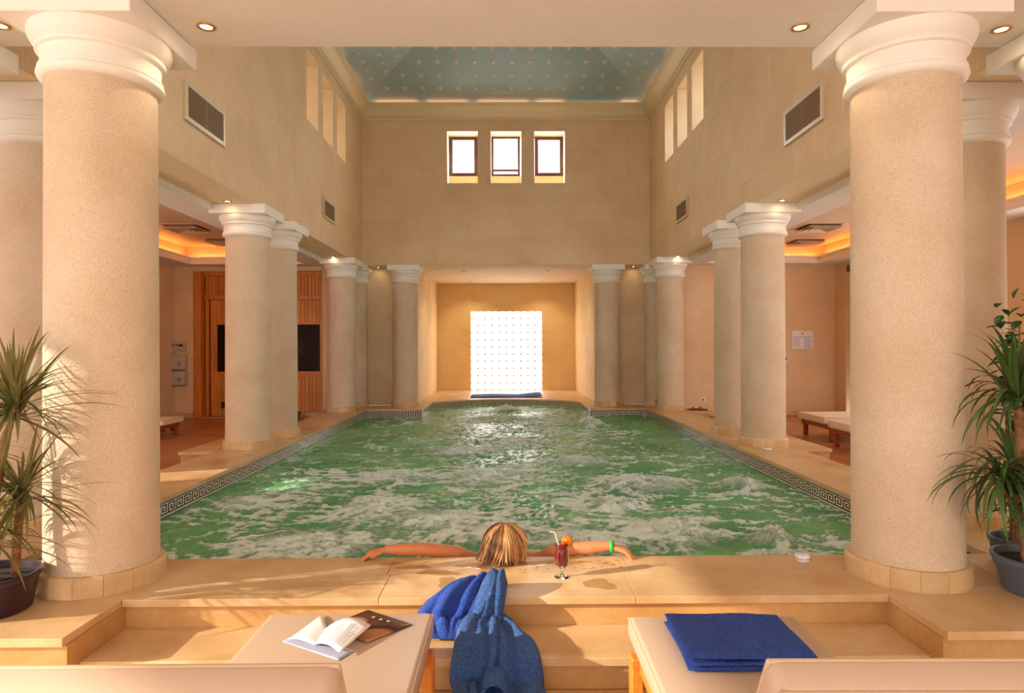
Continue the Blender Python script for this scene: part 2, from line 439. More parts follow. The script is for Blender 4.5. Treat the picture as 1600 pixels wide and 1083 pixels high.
# alcove
wab = block_wall('wall_alcove_back', 'golden end wall of the alcove around the glass block window', (-1.92, 18.1, 0), (1, 0, 0), (0, 0, 1), 3.84, 2.97, 0.2, [(0.925, 2.915, 0.0 + 0.0, 2.19)] and [(0.925, 2.925, 0.005, 2.205)], mat=M_gold)
wal = block_wall('wall_alcove_left', 'left side wall of the alcove with raised block joints', (-1.92, 13.1, 0), (0, 1, 0), (0, 0, 1), 5.0, 2.97, 0.2, mat=M_gold)
war = block_wall('wall_alcove_right', 'right side wall of the alcove with raised block joints', (1.92, 18.1, 0), (0, -1, 0), (0, 0, 1), 5.0, 2.97, 0.2, mat=M_gold)
# niches either side of the alcove, returns and aisle end walls
block_wall('wall_niche_left', 'shaded wall between the two left end columns', (-3.36, 13.35, 0), (1, 0, 0), (0, 0, 1), 1.44, H, 0.2, bw=0.5)
block_wall('wall_niche_right', 'shaded wall between the two right end columns', (1.92, 13.35, 0), (1, 0, 0), (0, 0, 1), 1.44, H, 0.2, bw=0.5)
struct(MB().box(-3.42, -3.36, 12.42, 13.5, -0.15, 2.9).build('wall_return_left', M_wall), 'short return wall behind the left far columns', 'wall')
struct(MB().box(3.36, 3.42, 12.42, 13.5, -0.15, 2.9).build('wall_return_right', M_wall), 'short return wall behind the right far columns', 'wall')
HA = 2.80 - ZA
block_wall('wall_aisle_left_end', 'end wall of the left aisle around the pine sauna front', (-6.35, 12.45, ZA), (1, 0, 0), (0, 0, 1), 2.93, HA, 0.2, [(0.35, 2.82, 0.001, 2.665 - ZA)])
block_wall('wall_aisle_right_end', 'end wall of the right aisle with a notice pinned on it', (3.42, 12.45, ZA), (1, 0, 0), (0, 0, 1), 2.95, HA, 0.2)
struct(MB().box(-6.6, -6.35, 5.1, 5.6, ZA, 3.3).box(-6.6, -6.35, 11.0, 12.7, ZA, 3.3).box(-6.6, -6.35, 5.6, 11.0, ZA, 0.4).box(-6.6, -6.35, 5.6, 11.0, 2.0, 3.3).box(-6.6, -6.35, 8.2, 11.0, 0.4, 2.0).box(-6.6, -6.35, 2.1, 4.55, ZF, 3.3).box(-6.6, -6.35, 4.55, 5.1, ZA, 0.95).box(-6.6, -6.35, 4.55, 5.1, 1.6, 3.3).build('wall_aisle_left', M_wall), 'outer wall of the left aisle', 'wall')
# right outer wall with an arched opening near its far end
struct(MB().box(-11.2, -11.0, 4.0, 10.2, -0.5, 4.6).build('wall_sun_screen_left', M_wall), 'unseen wall added outside the left aisle to block the sun', 'wall')  # added out of view to keep sun out of the aisle openings
struct(MB().box(-6.6, -6.4, -1.5, 13.5, 3.3, 9.0).build('wall_sun_block_upper', M_wall), 'unseen wall added above the left aisle to block the sun', 'wall')  # invented upper wall, keeps sun from entering the hall's high openings
b = MB(); ya0, ya1, zs, ra = 11.05, 12.05, 1.78, 0.5
def wallq(y0, y1, z0, z1): b.box(6.35, 6.6, y0, y1, z0, z1)
wallq(-4, 4.2, ZF, 3.3); wallq(7.4, 8.8, ZA, 3.3); wallq(10.6, ya0, ZA, 3.3); wallq(4.2, 7.4, ZF, 0.4); wallq(4.2, 7.4, 2.55, 3.3); wallq(8.8, 10.6, ZA, 0.4); wallq(8.8, 10.6, 2.55, 3.3); wallq(ya1, 12.7, ZA, 3.3); wallq(ya0, ya1, zs + ra, 3.3)
for i in range(16):
    a0, a1 = PI * i / 16, PI * (i + 1) / 16; yc = (ya0 + ya1) / 2
    p = lambda a: (yc + ra * math.cos(a), zs + ra * math.sin(a))
    (yA, zA), (yB, zB) = p(a0), p(a1); zt = zs + ra
    b.quad((6.35, yA, zA), (6.35, yA, zt), (6.35, yB, zt), (6.35, yB, zB)); b.quad((6.35, yA, zA), (6.35, yB, zB), (6.6, yB, zB), (6.6, yA, zA))
struct(b.build('wall_aisle_right', M_wall), 'outer wall of the right aisle with an arched opening', 'wall')
struct(MB().box(6.6, 7.6, ya0 - 0.3, ya1 + 0.3, ZA, 2.6).build('wall_arch_recess', M_wall), 'recess wall behind the arch', 'wall')
# closing wall of the hall above the front beam; openings added for light
b = MB()
for (u0, u1, v0, v1) in subtract((-XW - TW, XW + TW, H + 0.001, 5.95), [(-2.3, -0.9, 3.5, 5.4), (-0.7, 0.7, 3.5, 5.4), (0.9, 2.3, 3.5, 5.4)]): b.box(u0, u1, 3.335, 3.575, v0, v1)
struct(b.build('wall_front', M_wall), 'upper wall of the hall above the front beam with three unseen openings added for daylight', 'wall')
# baseboards of the aisles
struct(MB().cbox(-6.35, -6.0, 12.42, 12.449, ZA, ZA + 0.10).build('baseboard_left', M_base), 'stone baseboard beside the sauna', 'baseboard')
struct(MB().cbox(3.42, 6.35, 12.42, 12.449, ZA, ZA + 0.10).build('baseboard_right', M_base), 'stone baseboard under the notice', 'baseboard')

b = MB(); b.box(-6.6, 6.6, -4.2, -4.0, 2.55, 3.0)  # unseen wall added to reduce the daylight coming from behind
for x0, x1 in ((-6.6, -5.9), (-3.3, -2.7), (-0.3, 0.3), (2.7, 3.3), (5.9, 6.6)): b.box(x0, x1, -4.2, -4.0, ZF, 2.55)
struct(b.build('wall_rear', M_wall), 'unseen wall added behind the viewer to cut daylight, with four wide openings', 'wall')
# ------------------------------------------------------------------ ceilings
struct(MB().box(-6.6, 6.6, -4, 3.335, H, H + 0.2).box(-6.6, 6.6, 3.335, 3.575, H, H + 0.0009).build('ceiling', M_ceil), 'pale ceiling and beam over the front columns', 'ceiling')
def tray(s, name, label):
    b = MB(); X = lambda x: s * x
    zb, zt = 2.75, 3.10; x0, x1, y0, y1 = 3.77, 5.87, 4.6, 12.1; e = 0.17
    def bx(xa, xb, *a, mi=0): b.box(min(X(xa), X(xb)), max(X(xa), X(xb)), *a, mi=mi)
    bx(3.36, x0, 3.575, 12.45, zb, 2.80); bx(3.36, 3.42, 3.575, 12.45, 2.80, 2.90); bx(x1, 6.35, 3.575, 12.45, zb, 2.80)
    bx(x0, x1, 3.575, y0, zb, 2.80); bx(x0, x1, y1, 12.45, zb, 2.80)
    for k, (d, za, zc) in enumerate(((0.0, 2.80, 2.815), (0.025, 2.815, 2.845), (0.012, 2.845, 2.86), (0.0, 2.86, 2.89))):
        w = 0.06 if k == 3 else e
        bx(x0 - w, x0 - d, y0 - w, y1 + w, za, zc, mi=1); bx(x1 + d, x1 + w, y0 - w, y1 + w, za, zc, mi=1)
        bx(x0 - d, x1 + d, y0 - w, y0 - d, za, zc, mi=1); bx(x0 - d, x1 + d, y1 + d, y1 + w, za, zc, mi=1)
    bx(x0 - e - 0.03, x0 - e, y0 - e, y1 + e, 2.80, zt, mi=2); bx(x1 + e, x1 + e + 0.03, y0 - e, y1 + e, 2.80, zt, mi=2)
    bx(x0 - e, x1 + e, y0 - e - 0.03, y0 - e, 2.80, zt, mi=2); bx(x0 - e, x1 + e, y1 + e, y1 + e + 0.03, 2.80, zt, mi=2)
    bx(x0 - e - 0.03, x1 + e + 0.03, y0 - e - 0.03, y1 + e + 0.03, zt, zt + 0.05, mi=2)
    o = struct(b.build(name, [M_ceil, M_plaster, M_tray]), label, 'ceiling')
    c = MB()
    c.tube([(X(x0), y1 + 0.12, 2.872), (X(x1), y1 + 0.12, 2.872)], 0.009, 6); c.tube([(X(x1 + 0.12), y0, 2.872), (X(x1 + 0.12), y1, 2.872)], 0.012, 6)
    c.tube([(X(x0 - 0.12), y0, 2.872), (X(x0 - 0.12), y1, 2.872)], 0.012, 6)
    c.build('cove_lamp', M_cove, o)
    return o
tray(-1, 'ceiling_aisle_left', 'tray ceiling of the left aisle with an orange lit cove')
tray(1, 'ceiling_aisle_right', 'tray ceiling of the right aisle with an orange lit cove')
struct(MB().box(-2.2, 2.2, 13.35, 18.3, 2.97, 3.1).build('ceiling_alcove', M_soffit), 'flat plaster ceiling of the alcove', 'ceiling')
# blue hipped ceiling with starfish
zb0, sl = 6.03, 0.47
xa, ya_, yb_ = 2.87, 3.6, 12.87; zr = zb0 + sl * xa
cb = MB(); A, B_, C_, D_ = (-xa, ya_, zb0), (xa, ya_, zb0), (xa, yb_, zb0), (-xa, yb_, zb0); R0, R1 = (0, ya_ + xa, zr), (0, yb_ - xa, zr)
cb.add((A, B_, C_, D_, R0, R1), ((0, 1, 4), (2, 3, 5), (1, 2, 5, 4), (3, 0, 4, 5)))
cblue = struct(cb.build('ceiling_blue', M_blue), 'blue hipped ceiling painted with starfish', 'ceiling')
sm = MB(); pts = [(0, 0, 0.004)]
for k in range(10):
    a = PI / 2 + k * PI / 5; r = 0.088 if k % 2 == 0 else 0.017
    pts.append((r * math.cos(a), r * math.sin(a), 0.001))
sm.add(pts, [(0, 1 + k, 1 + (k + 1) % 10) for k in range(10)]); star_me = sm.mesh('starfish', M_star)
al = math.atan(sl)
def star(x, y, z, rot):
    put('starfish', star_me, cblue, (x, y, z), (rot @ Matrix.Rotation(random.uniform(-.2, .2), 3, 'Z')).to_euler(), random.uniform(0.9, 1.1))
for i in range(10):
    y = 12.5 - 0.277 * i
    if y < 9.95: break
    for k in range(-9, 9):
        x = 0.12 + 0.343 * k
        if abs(x) < y - (yb_ - xa) + 0 - 0.10 + 0.0 and abs(x) < 2.6: star(x, y, zb0 + sl * (yb_ - y) - 0.006, Matrix.Rotation(PI - al, 3, 'X'))
for s in (-1, 1):
    for i in range(8):
        x = 2.5 - 0.277 * i
        for k in range(12):
            y = 12.4 - 0.343 * k
            if y < 9.9: break
            if (xa - x) < (yb_ - y) - 0.12: star(s * x, y, zb0 + sl * (xa - x) - 0.006, Matrix.Rotation(s * al, 3, 'Y') @ Matrix.Rotation(PI, 3, 'X'))
# cornice round the hall: profile (inset from wall, height)
prof = [(0.0, 5.72), (0.03, 5.72), (0.03, 5.765), (0.06, 5.775), (0.085, 5.80), (0.12, 5.86), (0.17, 5.92), (0.19, 5.93), (0.19, 5.965), (0.22, 5.975), (0.22, 6.005), (0.10, 6.005), (0.10, 5.93), (0.0, 5.93)]
c = MB(); ring = []
for d, z in prof:
    ring.append([(-XW + d, 3.575 + d, z), (XW - d, 3.575 + d, z), (XW - d, 12.92 - d, z), (-XW + d, 12.92 - d, z)])
c.grid(ring, smooth=False, close_v=True)
corn = struct(c.build('trim_1', M_cornice), 'stepped plaster cornice under the blue ceiling', 'cornice')
cl = MB()
for (x0, x1) in ((-2.55, -1.75), (-1.55, -0.75), (-0.55, 0.45), (0.6, 1.15), (2.3, 2.6)): cl.tube([(x0, 12.80, 6.024), (x1, 12.80, 6.024)], 0.008, 6)
for s in (-1, 1):
    for y0 in (8.6, 10.0, 11.4): cl.tube([(s * 2.76, y0, 6.024), (s * 2.76, y0 + 0.9, 6.024)], 0.008, 6)
cl.build('cove_lamp', M_cove2, corn)

# ------------------------------------------------------------------ windows
def hi_window(name, label, loc, rz, w, h, sash=False):
    o = struct(thing(name, label, 'window', loc, rz)); b = MB(); t = 0.072 if not sash else 0.045
    b.cbox(-w / 2, -w / 2 + t, -0.03, 0.03, 0, h); b.cbox(w / 2 - t, w / 2, -0.03, 0.03, 0, h); b.cbox(-w / 2 + t, w / 2 - t, -0.03, 0.03, 0, t); b.cbox(-w / 2 + t, w / 2 - t, -0.03, 0.03, h - t, h)
    b.build('window_frame', M_frame, o)
    if sash: MB().cbox(-w / 2 + t, w / 2 - t, -0.02, 0.02, 0.10, 0.145).build('glazing_bar', M_frame, o)
    MB().box(-w / 2 + t, w / 2 - t, -0.003, 0.003, t, h - t).build('pane', M_pane, o)
    return o
for i, x in enumerate((-0.865, 0.0, 0.889)):
    hi_window('window_%d' % (i + 2), 'small dark framed window high on the back wall, ' + ('left of three', 'middle one with a low bar', 'right of three')[i], (x, 13.27, 4.69), 0, 0.585, 0.822, i == 1)
    m = MB(); xx = (-1.163, -0.293, 0.575)[i]
    m.box(xx, xx + 0.605, 13.24, 13.35, 4.468, 4.69); struct(m.build('trim_%d' % (i + 2), M_wall), 'sloping sill below a high back window', 'sill')
for k, s in enumerate((-1, 1)):
    for j, y in enumerate((9.667, 10.517, 11.362)):
        hi_window('window_%d' % (5 + k * 3 + j), 'high side window in the %s wall, %s from the front' % (('left', 'right')[k], ('first', 'second', 'third')[j]), (s * 3.31, y, 4.507), PI / 2, 0.58, 0.995)
# glass block window
def mk_gblock():
    N = Nodes('lit_glass_block'); p = N.pos(); n = N.noise(p, 38.0, 3, 0.6)
    c = N.ramp(n, [(0.30, (0.95, 0.80, 0.80)), (0.42, (1.0, 0.97, 0.95))])
    N.set(Base_Color=(0.9, 0.92, 0.92, 1), Roughness=0.12, Emission_Color=c, Emission_Strength=2.2); return N.m
M_gblock = mk_gblock()
gw = struct(thing('window_1', 'large bright window of glass blocks in the alcove end wall', 'window', (0.005, 18.12, 0.005)))
gm = MB(); s_ = 0.095; vs = []
gm.cbox(-s_, s_, -0.035, 0.035, -s_, s_, 0.016)
for i_ in range(6, len(gm.m)): gm.m[i_] = 1
gb_me = gm.mesh('glass_block', [M_gblock, emit('glass_block_rim', (0.66, 0.50, 0.50, 1), 0.28)])
for i in range(10):
    for j in range(11): put('glass_block', gb_me, gw, (-0.9 + 0.2 * i, 0, 0.1 + 0.2 * j))
MB().box(-1.0, 1.0, -0.015, 0.03, 0.0, 2.2).build('mortar', plain('window_mortar', srgb(226, 200, 196), 0.7), gw)

# ------------------------------------------------------------------ floors, deck, pool
def slabs(parent, x0, x1, y0, y1, xs, ys, ztop, th, mat, name='paving_slab', gap=0.0007, ch=0.0022):
    ex = [x0] + list(xs) + [x1]; ey = [y0] + list(ys) + [y1]
    for i in range(len(ex) - 1):
        for j in range(len(ey) - 1):
            w, d = ex[i + 1] - ex[i] - 2 * gap, ey[j + 1] - ey[j] - 2 * gap; k = (round(w, 3), round(d, 3), round(th, 3), mat.name, name)
            if k not in BLOCKS: BLOCKS[k] = MB().cbox(-w / 2, w / 2, -d / 2, d / 2, -th, 0, ch).mesh(name, mat)
            put(name, BLOCKS[k], parent, ((ex[i] + ex[i + 1]) / 2, (ey[j] + ey[j + 1]) / 2, ztop + random.uniform(-0.0006, 0.0006)))
def split(a, b, step): n = max(1, round((b - a) / step)); return [a + (b - a) * i / n for i in range(1, n)]
TH = 0.036
# front floor
ff = struct(MB().box(-6.6, 6.6, -4.0, 2.74, ZF - 0.1, ZF - 0.012).build('floor', M_grout), 'stone floor in front of the steps', 'floor')
slabs(ff, -2.4, 2.4, 0.2, 2.73, split(-2.4, 2.4, 0.6), split(0.2, 2.73, 0.6), ZF, 0.012, M_deck)
slabs(ff, -6.6, 6.6, -4.0, 0.2, split(-6.6, 6.6, 1.2), split(-4, 0.2, 1.2), ZF, 0.012, M_deck)
# aisle floors
for s, nm in ((-1, 'left'), (1, 'right')):
    xi, xo = 3.2, 6.35
    x0, x1 = (xi, xo) if s > 0 else (-xo, -xi)
    fl = struct(MB().box(x0, x1, 4.0, 12.62, ZA - 0.1, ZA - 0.012).build('floor_aisle_' + nm, M_grout), 'terracotta tiled floor of the %s aisle' % nm, 'floor')
    slabs(fl, x0, x1, 4.75, 12.42, split(x0, x1, 0.45), split(4.75, 12.42, 0.45), ZA, 0.012, M_aisle, 'floor_tile')
# deck
deck = struct(thing('pool_deck', 'raised honed stone deck around the pool', 'deck'))
b = MB(); zt = -TH
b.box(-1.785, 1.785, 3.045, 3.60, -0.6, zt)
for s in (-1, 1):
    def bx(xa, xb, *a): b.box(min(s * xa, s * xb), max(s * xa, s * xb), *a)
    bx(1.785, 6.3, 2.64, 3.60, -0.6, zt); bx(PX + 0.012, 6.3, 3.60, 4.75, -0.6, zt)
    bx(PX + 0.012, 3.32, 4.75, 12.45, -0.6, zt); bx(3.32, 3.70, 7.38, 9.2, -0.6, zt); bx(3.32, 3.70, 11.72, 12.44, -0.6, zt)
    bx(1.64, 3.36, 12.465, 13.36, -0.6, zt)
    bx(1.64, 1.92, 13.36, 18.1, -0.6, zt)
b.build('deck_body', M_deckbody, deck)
slabs(deck, -1.79, 1.79, 3.02, 3.335, (-0.6, 0.6), (), 0, TH, M_deck)
slabs(deck, -1.79, 1.79, 3.335, 3.61, (-0.62, 0.64), (), 0, TH, M_deck)
for s in (-1, 1):
    def sl_(xa, xb, ya, yb, xs, ys):
        xs = [s * x for x in xs]
        if s < 0: slabs(deck, -xb, -xa, ya, yb, sorted(xs), ys, 0, TH, M_deck)
        else: slabs(deck, xa, xb, ya, yb, xs, ys, 0, TH, M_deck)
    sl_(1.79, 6.3, 2.62, 3.61, (2.5, 3.3, 4.3, 5.3), (3.1,))
    sl_(PX, 6.3, 3.61, 4.77, (3.34, 4.3, 5.3), (4.2,))
    sl_(PX, 3.34, 4.77, 12.45, (), split(4.77, 12.45, 0.96))
    sl_(3.34, 3.72, 7.36, 9.22, (), (8.29,)); sl_(3.34, 3.72, 11.70, 12.44, (), ())
    sl_(1.62, 3.36, 12.45, 13.35, (2.5,), ()); sl_(1.62, 1.92, 13.35, 14.0, (), ())
# alcove floor with curved pool edge
ARC_R, ARC_Y = 1.91, 12.99
def arc_y(x): return ARC_Y + math.sqrt(max(0.0, ARC_R ** 2 - x * x))
b = MB(); xs = [-1.62 + 3.24 * i / 36 for i in range(37)]
yc0 = arc_y(1.62)
top = [[(x, arc_y(x), 0) for x in xs], [(x, 16.0, 0) for x in xs], [(x, 18.1, 0) for x in xs]]
b.grid(top, smooth=False); b.grid([[(x, arc_y(x), -TH) for x in xs], [(x, arc_y(x), 0) for x in xs]], smooth=False)
for s in (-1, 1): b.quad((s * 1.62, 14.0, 0), (s * 1.92, 14.0, 0), (s * 1.92, 18.1, 0), (s * 1.62, 18.1, 0)) if True else None
b.build('alcove_paving', M_deck, deck)
# steps
st = struct(thing('steps', 'two wide stone steps up to the pool deck', 'steps'))
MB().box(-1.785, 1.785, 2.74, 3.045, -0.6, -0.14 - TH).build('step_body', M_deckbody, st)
slabs(st, -1.785, 1.785, 2.715, 3.045, (-0.6, 0.6), (), -0.14, TH, M_deck)
# pool basin: lining plus greek key tiles
pool = struct(thing('pool_basin', 'pool basin edged with greek key tiles', 'pool'))
outline = [(-PX, 3.61), (PX, 3.61), (PX, 12.45), (1.62, 12.45), (1.62, yc0)] + [(x, arc_y(x)) for x in xs[::-1][1:-1]] + [(-1.62, yc0), (-1.62, 12.45), (-PX, 12.45)]
b = MB(); n = len(outline); e = 0.0
for i in range(n):
    (xa_, ya2), (xb_, yb2) = outline[i], outline[(i + 1) % n]
    b.quad((xa_, ya2, -1.25), (xb_, yb2, -1.25), (xb_, yb2, -TH), (xa_, ya2, -TH))
b.box(-PX - 0.1, PX + 0.1, 3.5, 15.0, -1.35, -1.25)
b.build('pool_lining', M_pool, pool)
KEY = ["1111110", "1000010", "1011010", "1010010", "1011110", "1000000", "1111111"]
TWD, THG = 0.13, 0.118
def key_mesh(w):
    k = MB(); t = 0.006
    k.cbox(-w / 2 + 0.001, w / 2 - 0.001, -t, 0.004, -THG, 0, 0.0015, 0)
    cw = w / 7; z1 = -0.020; chh = 0.082 / 7
    for r, row in enumerate(KEY):
        c0 = 0
        while c0 < 7:
            if row[c0] == '1':
                c1 = c0
                while c1 < 7 and row[c1] == '1': c1 += 1
                xa, xb = -w / 2 + c0 * cw, -w / 2 + c1 * cw; za, zb = z1 - r * chh, z1 - (r + 1) * chh
                k.quad((xa, -t - 0.0006, zb), (xb, -t - 0.0006, zb), (xb, -t - 0.0006, za), (xa, -t - 0.0006, za), 1); c0 = c1
            else: c0 += 1
    k.quad((-w / 2, -t - 0.0006, -0.012), (w / 2, -t - 0.0006, -0.012), (w / 2, -t - 0.0006, -0.001), (-w / 2, -t - 0.0006, -0.001), 1)
    return k.mesh('key_tile', [M_tilew, M_tilek])
KM = {}
def tiles_along(p0, p1):
    p0, p1 = Vector((*p0, 0)), Vector((*p1, 0)); L = (p1 - p0).length; n = max(1, round(L / TWD)); w = L / n; k = round(w, 4)
    if k not in KM: KM[k] = key_mesh(w)
    d = (p1 - p0) / n; a = math.atan2(d.y, d.x)
    for i in range(n):
        c = p0 + d * (i + 0.5); put('key_tile', KM[k], pool, (c.x, c.y, -TH - 0.001), (0, 0, a))
tiles_along((-PX, 12.45), (-1.62, 12.45)); tiles_along((1.62, 12.45), (PX, 12.45))
tiles_along((-PX, 3.61), (-PX, 12.45)); tiles_along((PX, 12.45), (PX, 3.61))
tiles_along((-1.62, 12.45), (-1.62, yc0)); tiles_along((1.62, yc0), (1.62, 12.45))
na = 28; th0 = math.atan2(yc0 - ARC_Y, -1.62); th1 = math.atan2(yc0 - ARC_Y, 1.62)
for i in range(na):
    a0, a1 = th0 + (th1 - th0) * i / na, th0 + (th1 - th0) * (i + 1) / na
    tiles_along((ARC_R * math.cos(a0), ARC_Y + ARC_R * math.sin(a0)), (ARC_R * math.cos(a1), ARC_Y + ARC_R * math.sin(a1)))

# ------------------------------------------------------------------ water
rng = np.random.RandomState(3); PERM = rng.permutation(512); GA = rng.rand(512) * 2 * np.pi; GX, GY = np.cos(GA), np.sin(GA)
def perlin(x, y):
    xi = np.floor(x).astype(int); yi = np.floor(y).astype(int); xf = x - xi; yf = y - yi
    u = xf * xf * xf * (xf * (xf * 6 - 15) + 10); v = yf * yf * yf * (yf * (yf * 6 - 15) + 10)
    def g(a, b, dx, dy):
        h = PERM[(PERM[a % 512] + b) % 512]; return GX[h] * dx + GY[h] * dy
    n00 = g(xi, yi, xf, yf); n10 = g(xi + 1, yi, xf - 1, yf); n01 = g(xi, yi + 1, xf, yf - 1); n11 = g(xi + 1, yi + 1, xf - 1, yf - 1)
    return ((n00 * (1 - u) + n10 * u) * (1 - v) + (n01 * (1 - u) + n11 * u) * v) * 1.5
def fbm(x, y, o=4, r=0.55):
    a = 1.0; t = 0; s = 0
    for i in range(o): t = t + a * perlin(x * 2 ** i + 17.3 * i, y * 2 ** i + 9.1 * i); s += a; a *= r
    return t / s
def sstep(a, b, x):
    t = np.clip((x - a) / (b - a), 0, 1); return t * t * (3 - 2 * t)
nx, ny = 270, 520
gx = np.linspace(-PX + 0.004, PX - 0.004, nx); tt = np.linspace(0, 1, ny); gy = 3.605 + 11.3 * (0.72 * tt + 0.28 * tt ** 2)
Xg, Yg = np.meshgrid(gx, gy)
wx = Xg + 0.28 * fbm(Xg * 1.3, Yg * 1.3 + 40, 3); wy = Yg + 0.28 * fbm(Xg * 1.3 + 70, Yg * 1.3, 3)
def ridge(a, x, y, o=3): return 1 - np.abs(fbm(x * a, y * a * 1.45, o, 0.55)) * 2.6
r1 = ridge(1.7, wx, wy); r2 = ridge(4.2, wx + 11, wy + 3); r3 = ridge(9.5, wx + 4, wy + 8)
dens = 0.5 + 0.8 * fbm(Xg * 0.6 + 5, Yg * 0.55 + 3, 3)
dens = np.clip(dens + 0.27 + 0.20 * (1 - (Yg - 3.6) / 4.0) - 0.45 * sstep(1.7, 2.6, np.abs(Xg)) - 0.1 * sstep(-.5, -2.2, Xg) * sstep(5, 7, Yg), 0.0, 1.0)
mix_ = 0.42 * r1 + 0.36 * r2 + 0.22 * r3
th_ = 0.92 - 0.42 * dens
foam = 0.85 * sstep(th_, th_ + 0.26, mix_) + 0.25 * sstep(0.5, 0.95, r3) * sstep(th_ - 0.2, th_ + 0.1, mix_)
Z = 0.018 * fbm(wx * 1.1, wy * 1.4, 3) + 0.010 * r1 + 0.008 * r2 + 0.006 * r3 + 0.005 * fbm(wx * 9, wy * 9, 3)
JETS = [(1.40, 10.9, .30, .15), (0, 13.4, .30, .15), (.08, 9.1, .35, .06), (-.09, 4.5, .24, .085), (1.79, 4.35, .17, .12), (2.2, 6.05, .22, .10), (1.32, 6.2, .45, .08), (.9, 5.4, .25, .07),
        (-1.18, 6.6, .40, .06), (-1.07, 5.4, .35, .05), (-1.33, 4.3, .45, .045), (.5, 4.4, .3, .06), (1.18, 4.6, .35, .05), (-.49, 4.9, .4, .05), (.81, 7.5, .4, .06), (-.2, 6.6, .45, .06), (-.6, 8.2, .4, .05), (-.1, 12.0, .6, .06), (.6, 11.0, .3, .05), (-2.2, 5.5, .3, .05)]
lump = 0.35 + 0.5 * ridge(6, Xg, Yg, 4) + 0.35 * ridge(15, Xg + 3, Yg, 3)
for jx, jy, jr, jh in JETS:
    d2 = ((Xg - jx) ** 2 + (Yg - jy) ** 2) / jr ** 2; g = np.exp(-d2 * 1.6)
    Z += jh * g * np.clip(lump, 0.15, 1.6); foam += 0.8 * np.exp(-d2 * 1.2) * np.clip(lump, 0, 1.2)
Z += 0.022 * np.clip(foam, 0, 1) * fbm(Xg * 15, Yg * 15, 3)
foam = np.clip(foam * (0.75 + 0.6 * fbm(Xg * 11 + 3, Yg * 11, 3)), 0, 1)
edge = np.minimum(1, np.minimum(PX - np.abs(Xg), np.minimum(Yg - 3.6, 99)) / 0.12)
Z *= 0.3 + 0.7 * np.clip(edge, 0, 1)
inside = (Yg < 12.46) | ((np.abs(Xg) < 1.64) & (Yg < ARC_Y + np.sqrt(np.maximum(0, ARC_R ** 2 - Xg ** 2)) + 0.03))
idx = -np.ones(Xg.shape, int); idx[inside] = np.arange(inside.sum())
V = np.stack([Xg[inside], Yg[inside], ZW + Z[inside]], 1)
q = np.stack([idx[:-1, :-1], idx[:-1, 1:], idx[1:, 1:], idx[1:, :-1]], -1).reshape(-1, 4); q = q[(q >= 0).all(1)]
me = bpy.data.meshes.new('water'); me.from_pydata(V.tolist(), [], q.tolist()); me.polygons.foreach_set('use_smooth', [True] * len(me.polygons))
at = me.attributes.new('foam', 'FLOAT', 'POINT'); at.data.foreach_set('value', foam[inside].astype(np.float32))
def mk_water():
    N = Nodes('green_bubbling_water'); a = N.n('ShaderNodeAttribute'); a.attribute_name = 'foam'; p = N.pos()
    mp = N.n('ShaderNodeMapping'); mp.inputs['Scale'].default_value = (1, 1.3, 1); N.l(p, mp.inputs[0])
    n = N.noise(mp.outputs[0], 34.0, 6, 0.75); n2 = N.noise(p, 1.1, 3)
    nf = N.noise(mp.outputs[0], 120.0, 4, 0.75)
    def spread(x, a, c):
        o = N.n('ShaderNodeMapRange'); o.inputs['From Min'].default_value = a; o.inputs['From Max'].default_value = c; N.l(x, o.inputs['Value']); return o.outputs[0]
    nn = N.math('ADD', N.math('MULTIPLY', spread(n, 0.34, 0.66), 0.95), N.math('MULTIPLY', spread(nf, 0.36, 0.64), 0.75))
    f = N.math('MULTIPLY', a.outputs['Fac'], N.math('ADD', nn, 0.10))
    ff_ = N.ramp(f, [(0.10, BK), (0.30, (0.60, 0.60, 0.60, 1)), (0.58, WH)])
    g = N.ramp(n2, [(0.35, srgb(52, 150, 82)), (0.65, srgb(112, 184, 122))])
    N.set(Base_Color=N.mix(ff_, g, srgb(232, 250, 242)))
    N.set(Roughness=N.ramp(ff_, [(0.0, (0.06,) * 3), (1.0, (0.5,) * 3)]), IOR=1.33, Specular_IOR_Level=0.6)
    N.bump(N.math('ADD', N.noise(mp.outputs[0], 22.0, 5, 0.65), N.math('MULTIPLY', ff_, 0.9)), 0.7, 0.03)
    return N.m
me.materials.append(mk_water())
water = put('water', me); tag(water, 'green bubbling whirlpool water with white foam', 'water', kind='stuff')
dm = MB()
for jx, jy, jr, jh in JETS:
    for k in range(14):
        a = random.uniform(0, 6.28); r = jr * random.uniform(0.1, 0.9)
        dm.sphere((jx + r * math.cos(a), jy + r * math.sin(a), ZW + jh * random.uniform(0.6, 1.25)), random.uniform(0.003, 0.008), 6, 4)
tag(dm.build('spray_drop', plain('water_spray', srgb(236, 238, 226), 0.2), water), kind='stuff')

# ------------------------------------------------------------------ columns
cap_prof = [(0.250, 2.475), (0.262, 2.480), (0.274, 2.490), (0.280, 2.503), (0.278, 2.515), (0.268, 2.522), (0.273, 2.527), (0.274, 2.536), (0.264, 2.541), (0.263, 2.585), (0.268, 2.610), (0.284, 2.616), (0.286, 2.632), (0.280, 2.637), (0.296, 2.652), (0.310, 2.675), (0.317, 2.700), (0.314, 2.720)]
n_st = 14
bs = MB()
a = 2 * PI / n_st; g = 0.0025
def seg_pts(r, z): return [(r * math.cos(t), r * math.sin(t), z) for t in [-a / 2 + g + (a - 2 * g) * i / 3 for i in range(4)]]
rows = [seg_pts(0.24, 0.0), seg_pts(0.283, 0.0), seg_pts(0.283, 0.082), seg_pts(0.272, 0.096), seg_pts(0.24, 0.098)]
bs.grid(rows, smooth=False)
for e in (0, 3): bs.add([r[e] for r in rows], (tuple(range(5)),))
base_me = bs.mesh('base_stone', M_base)
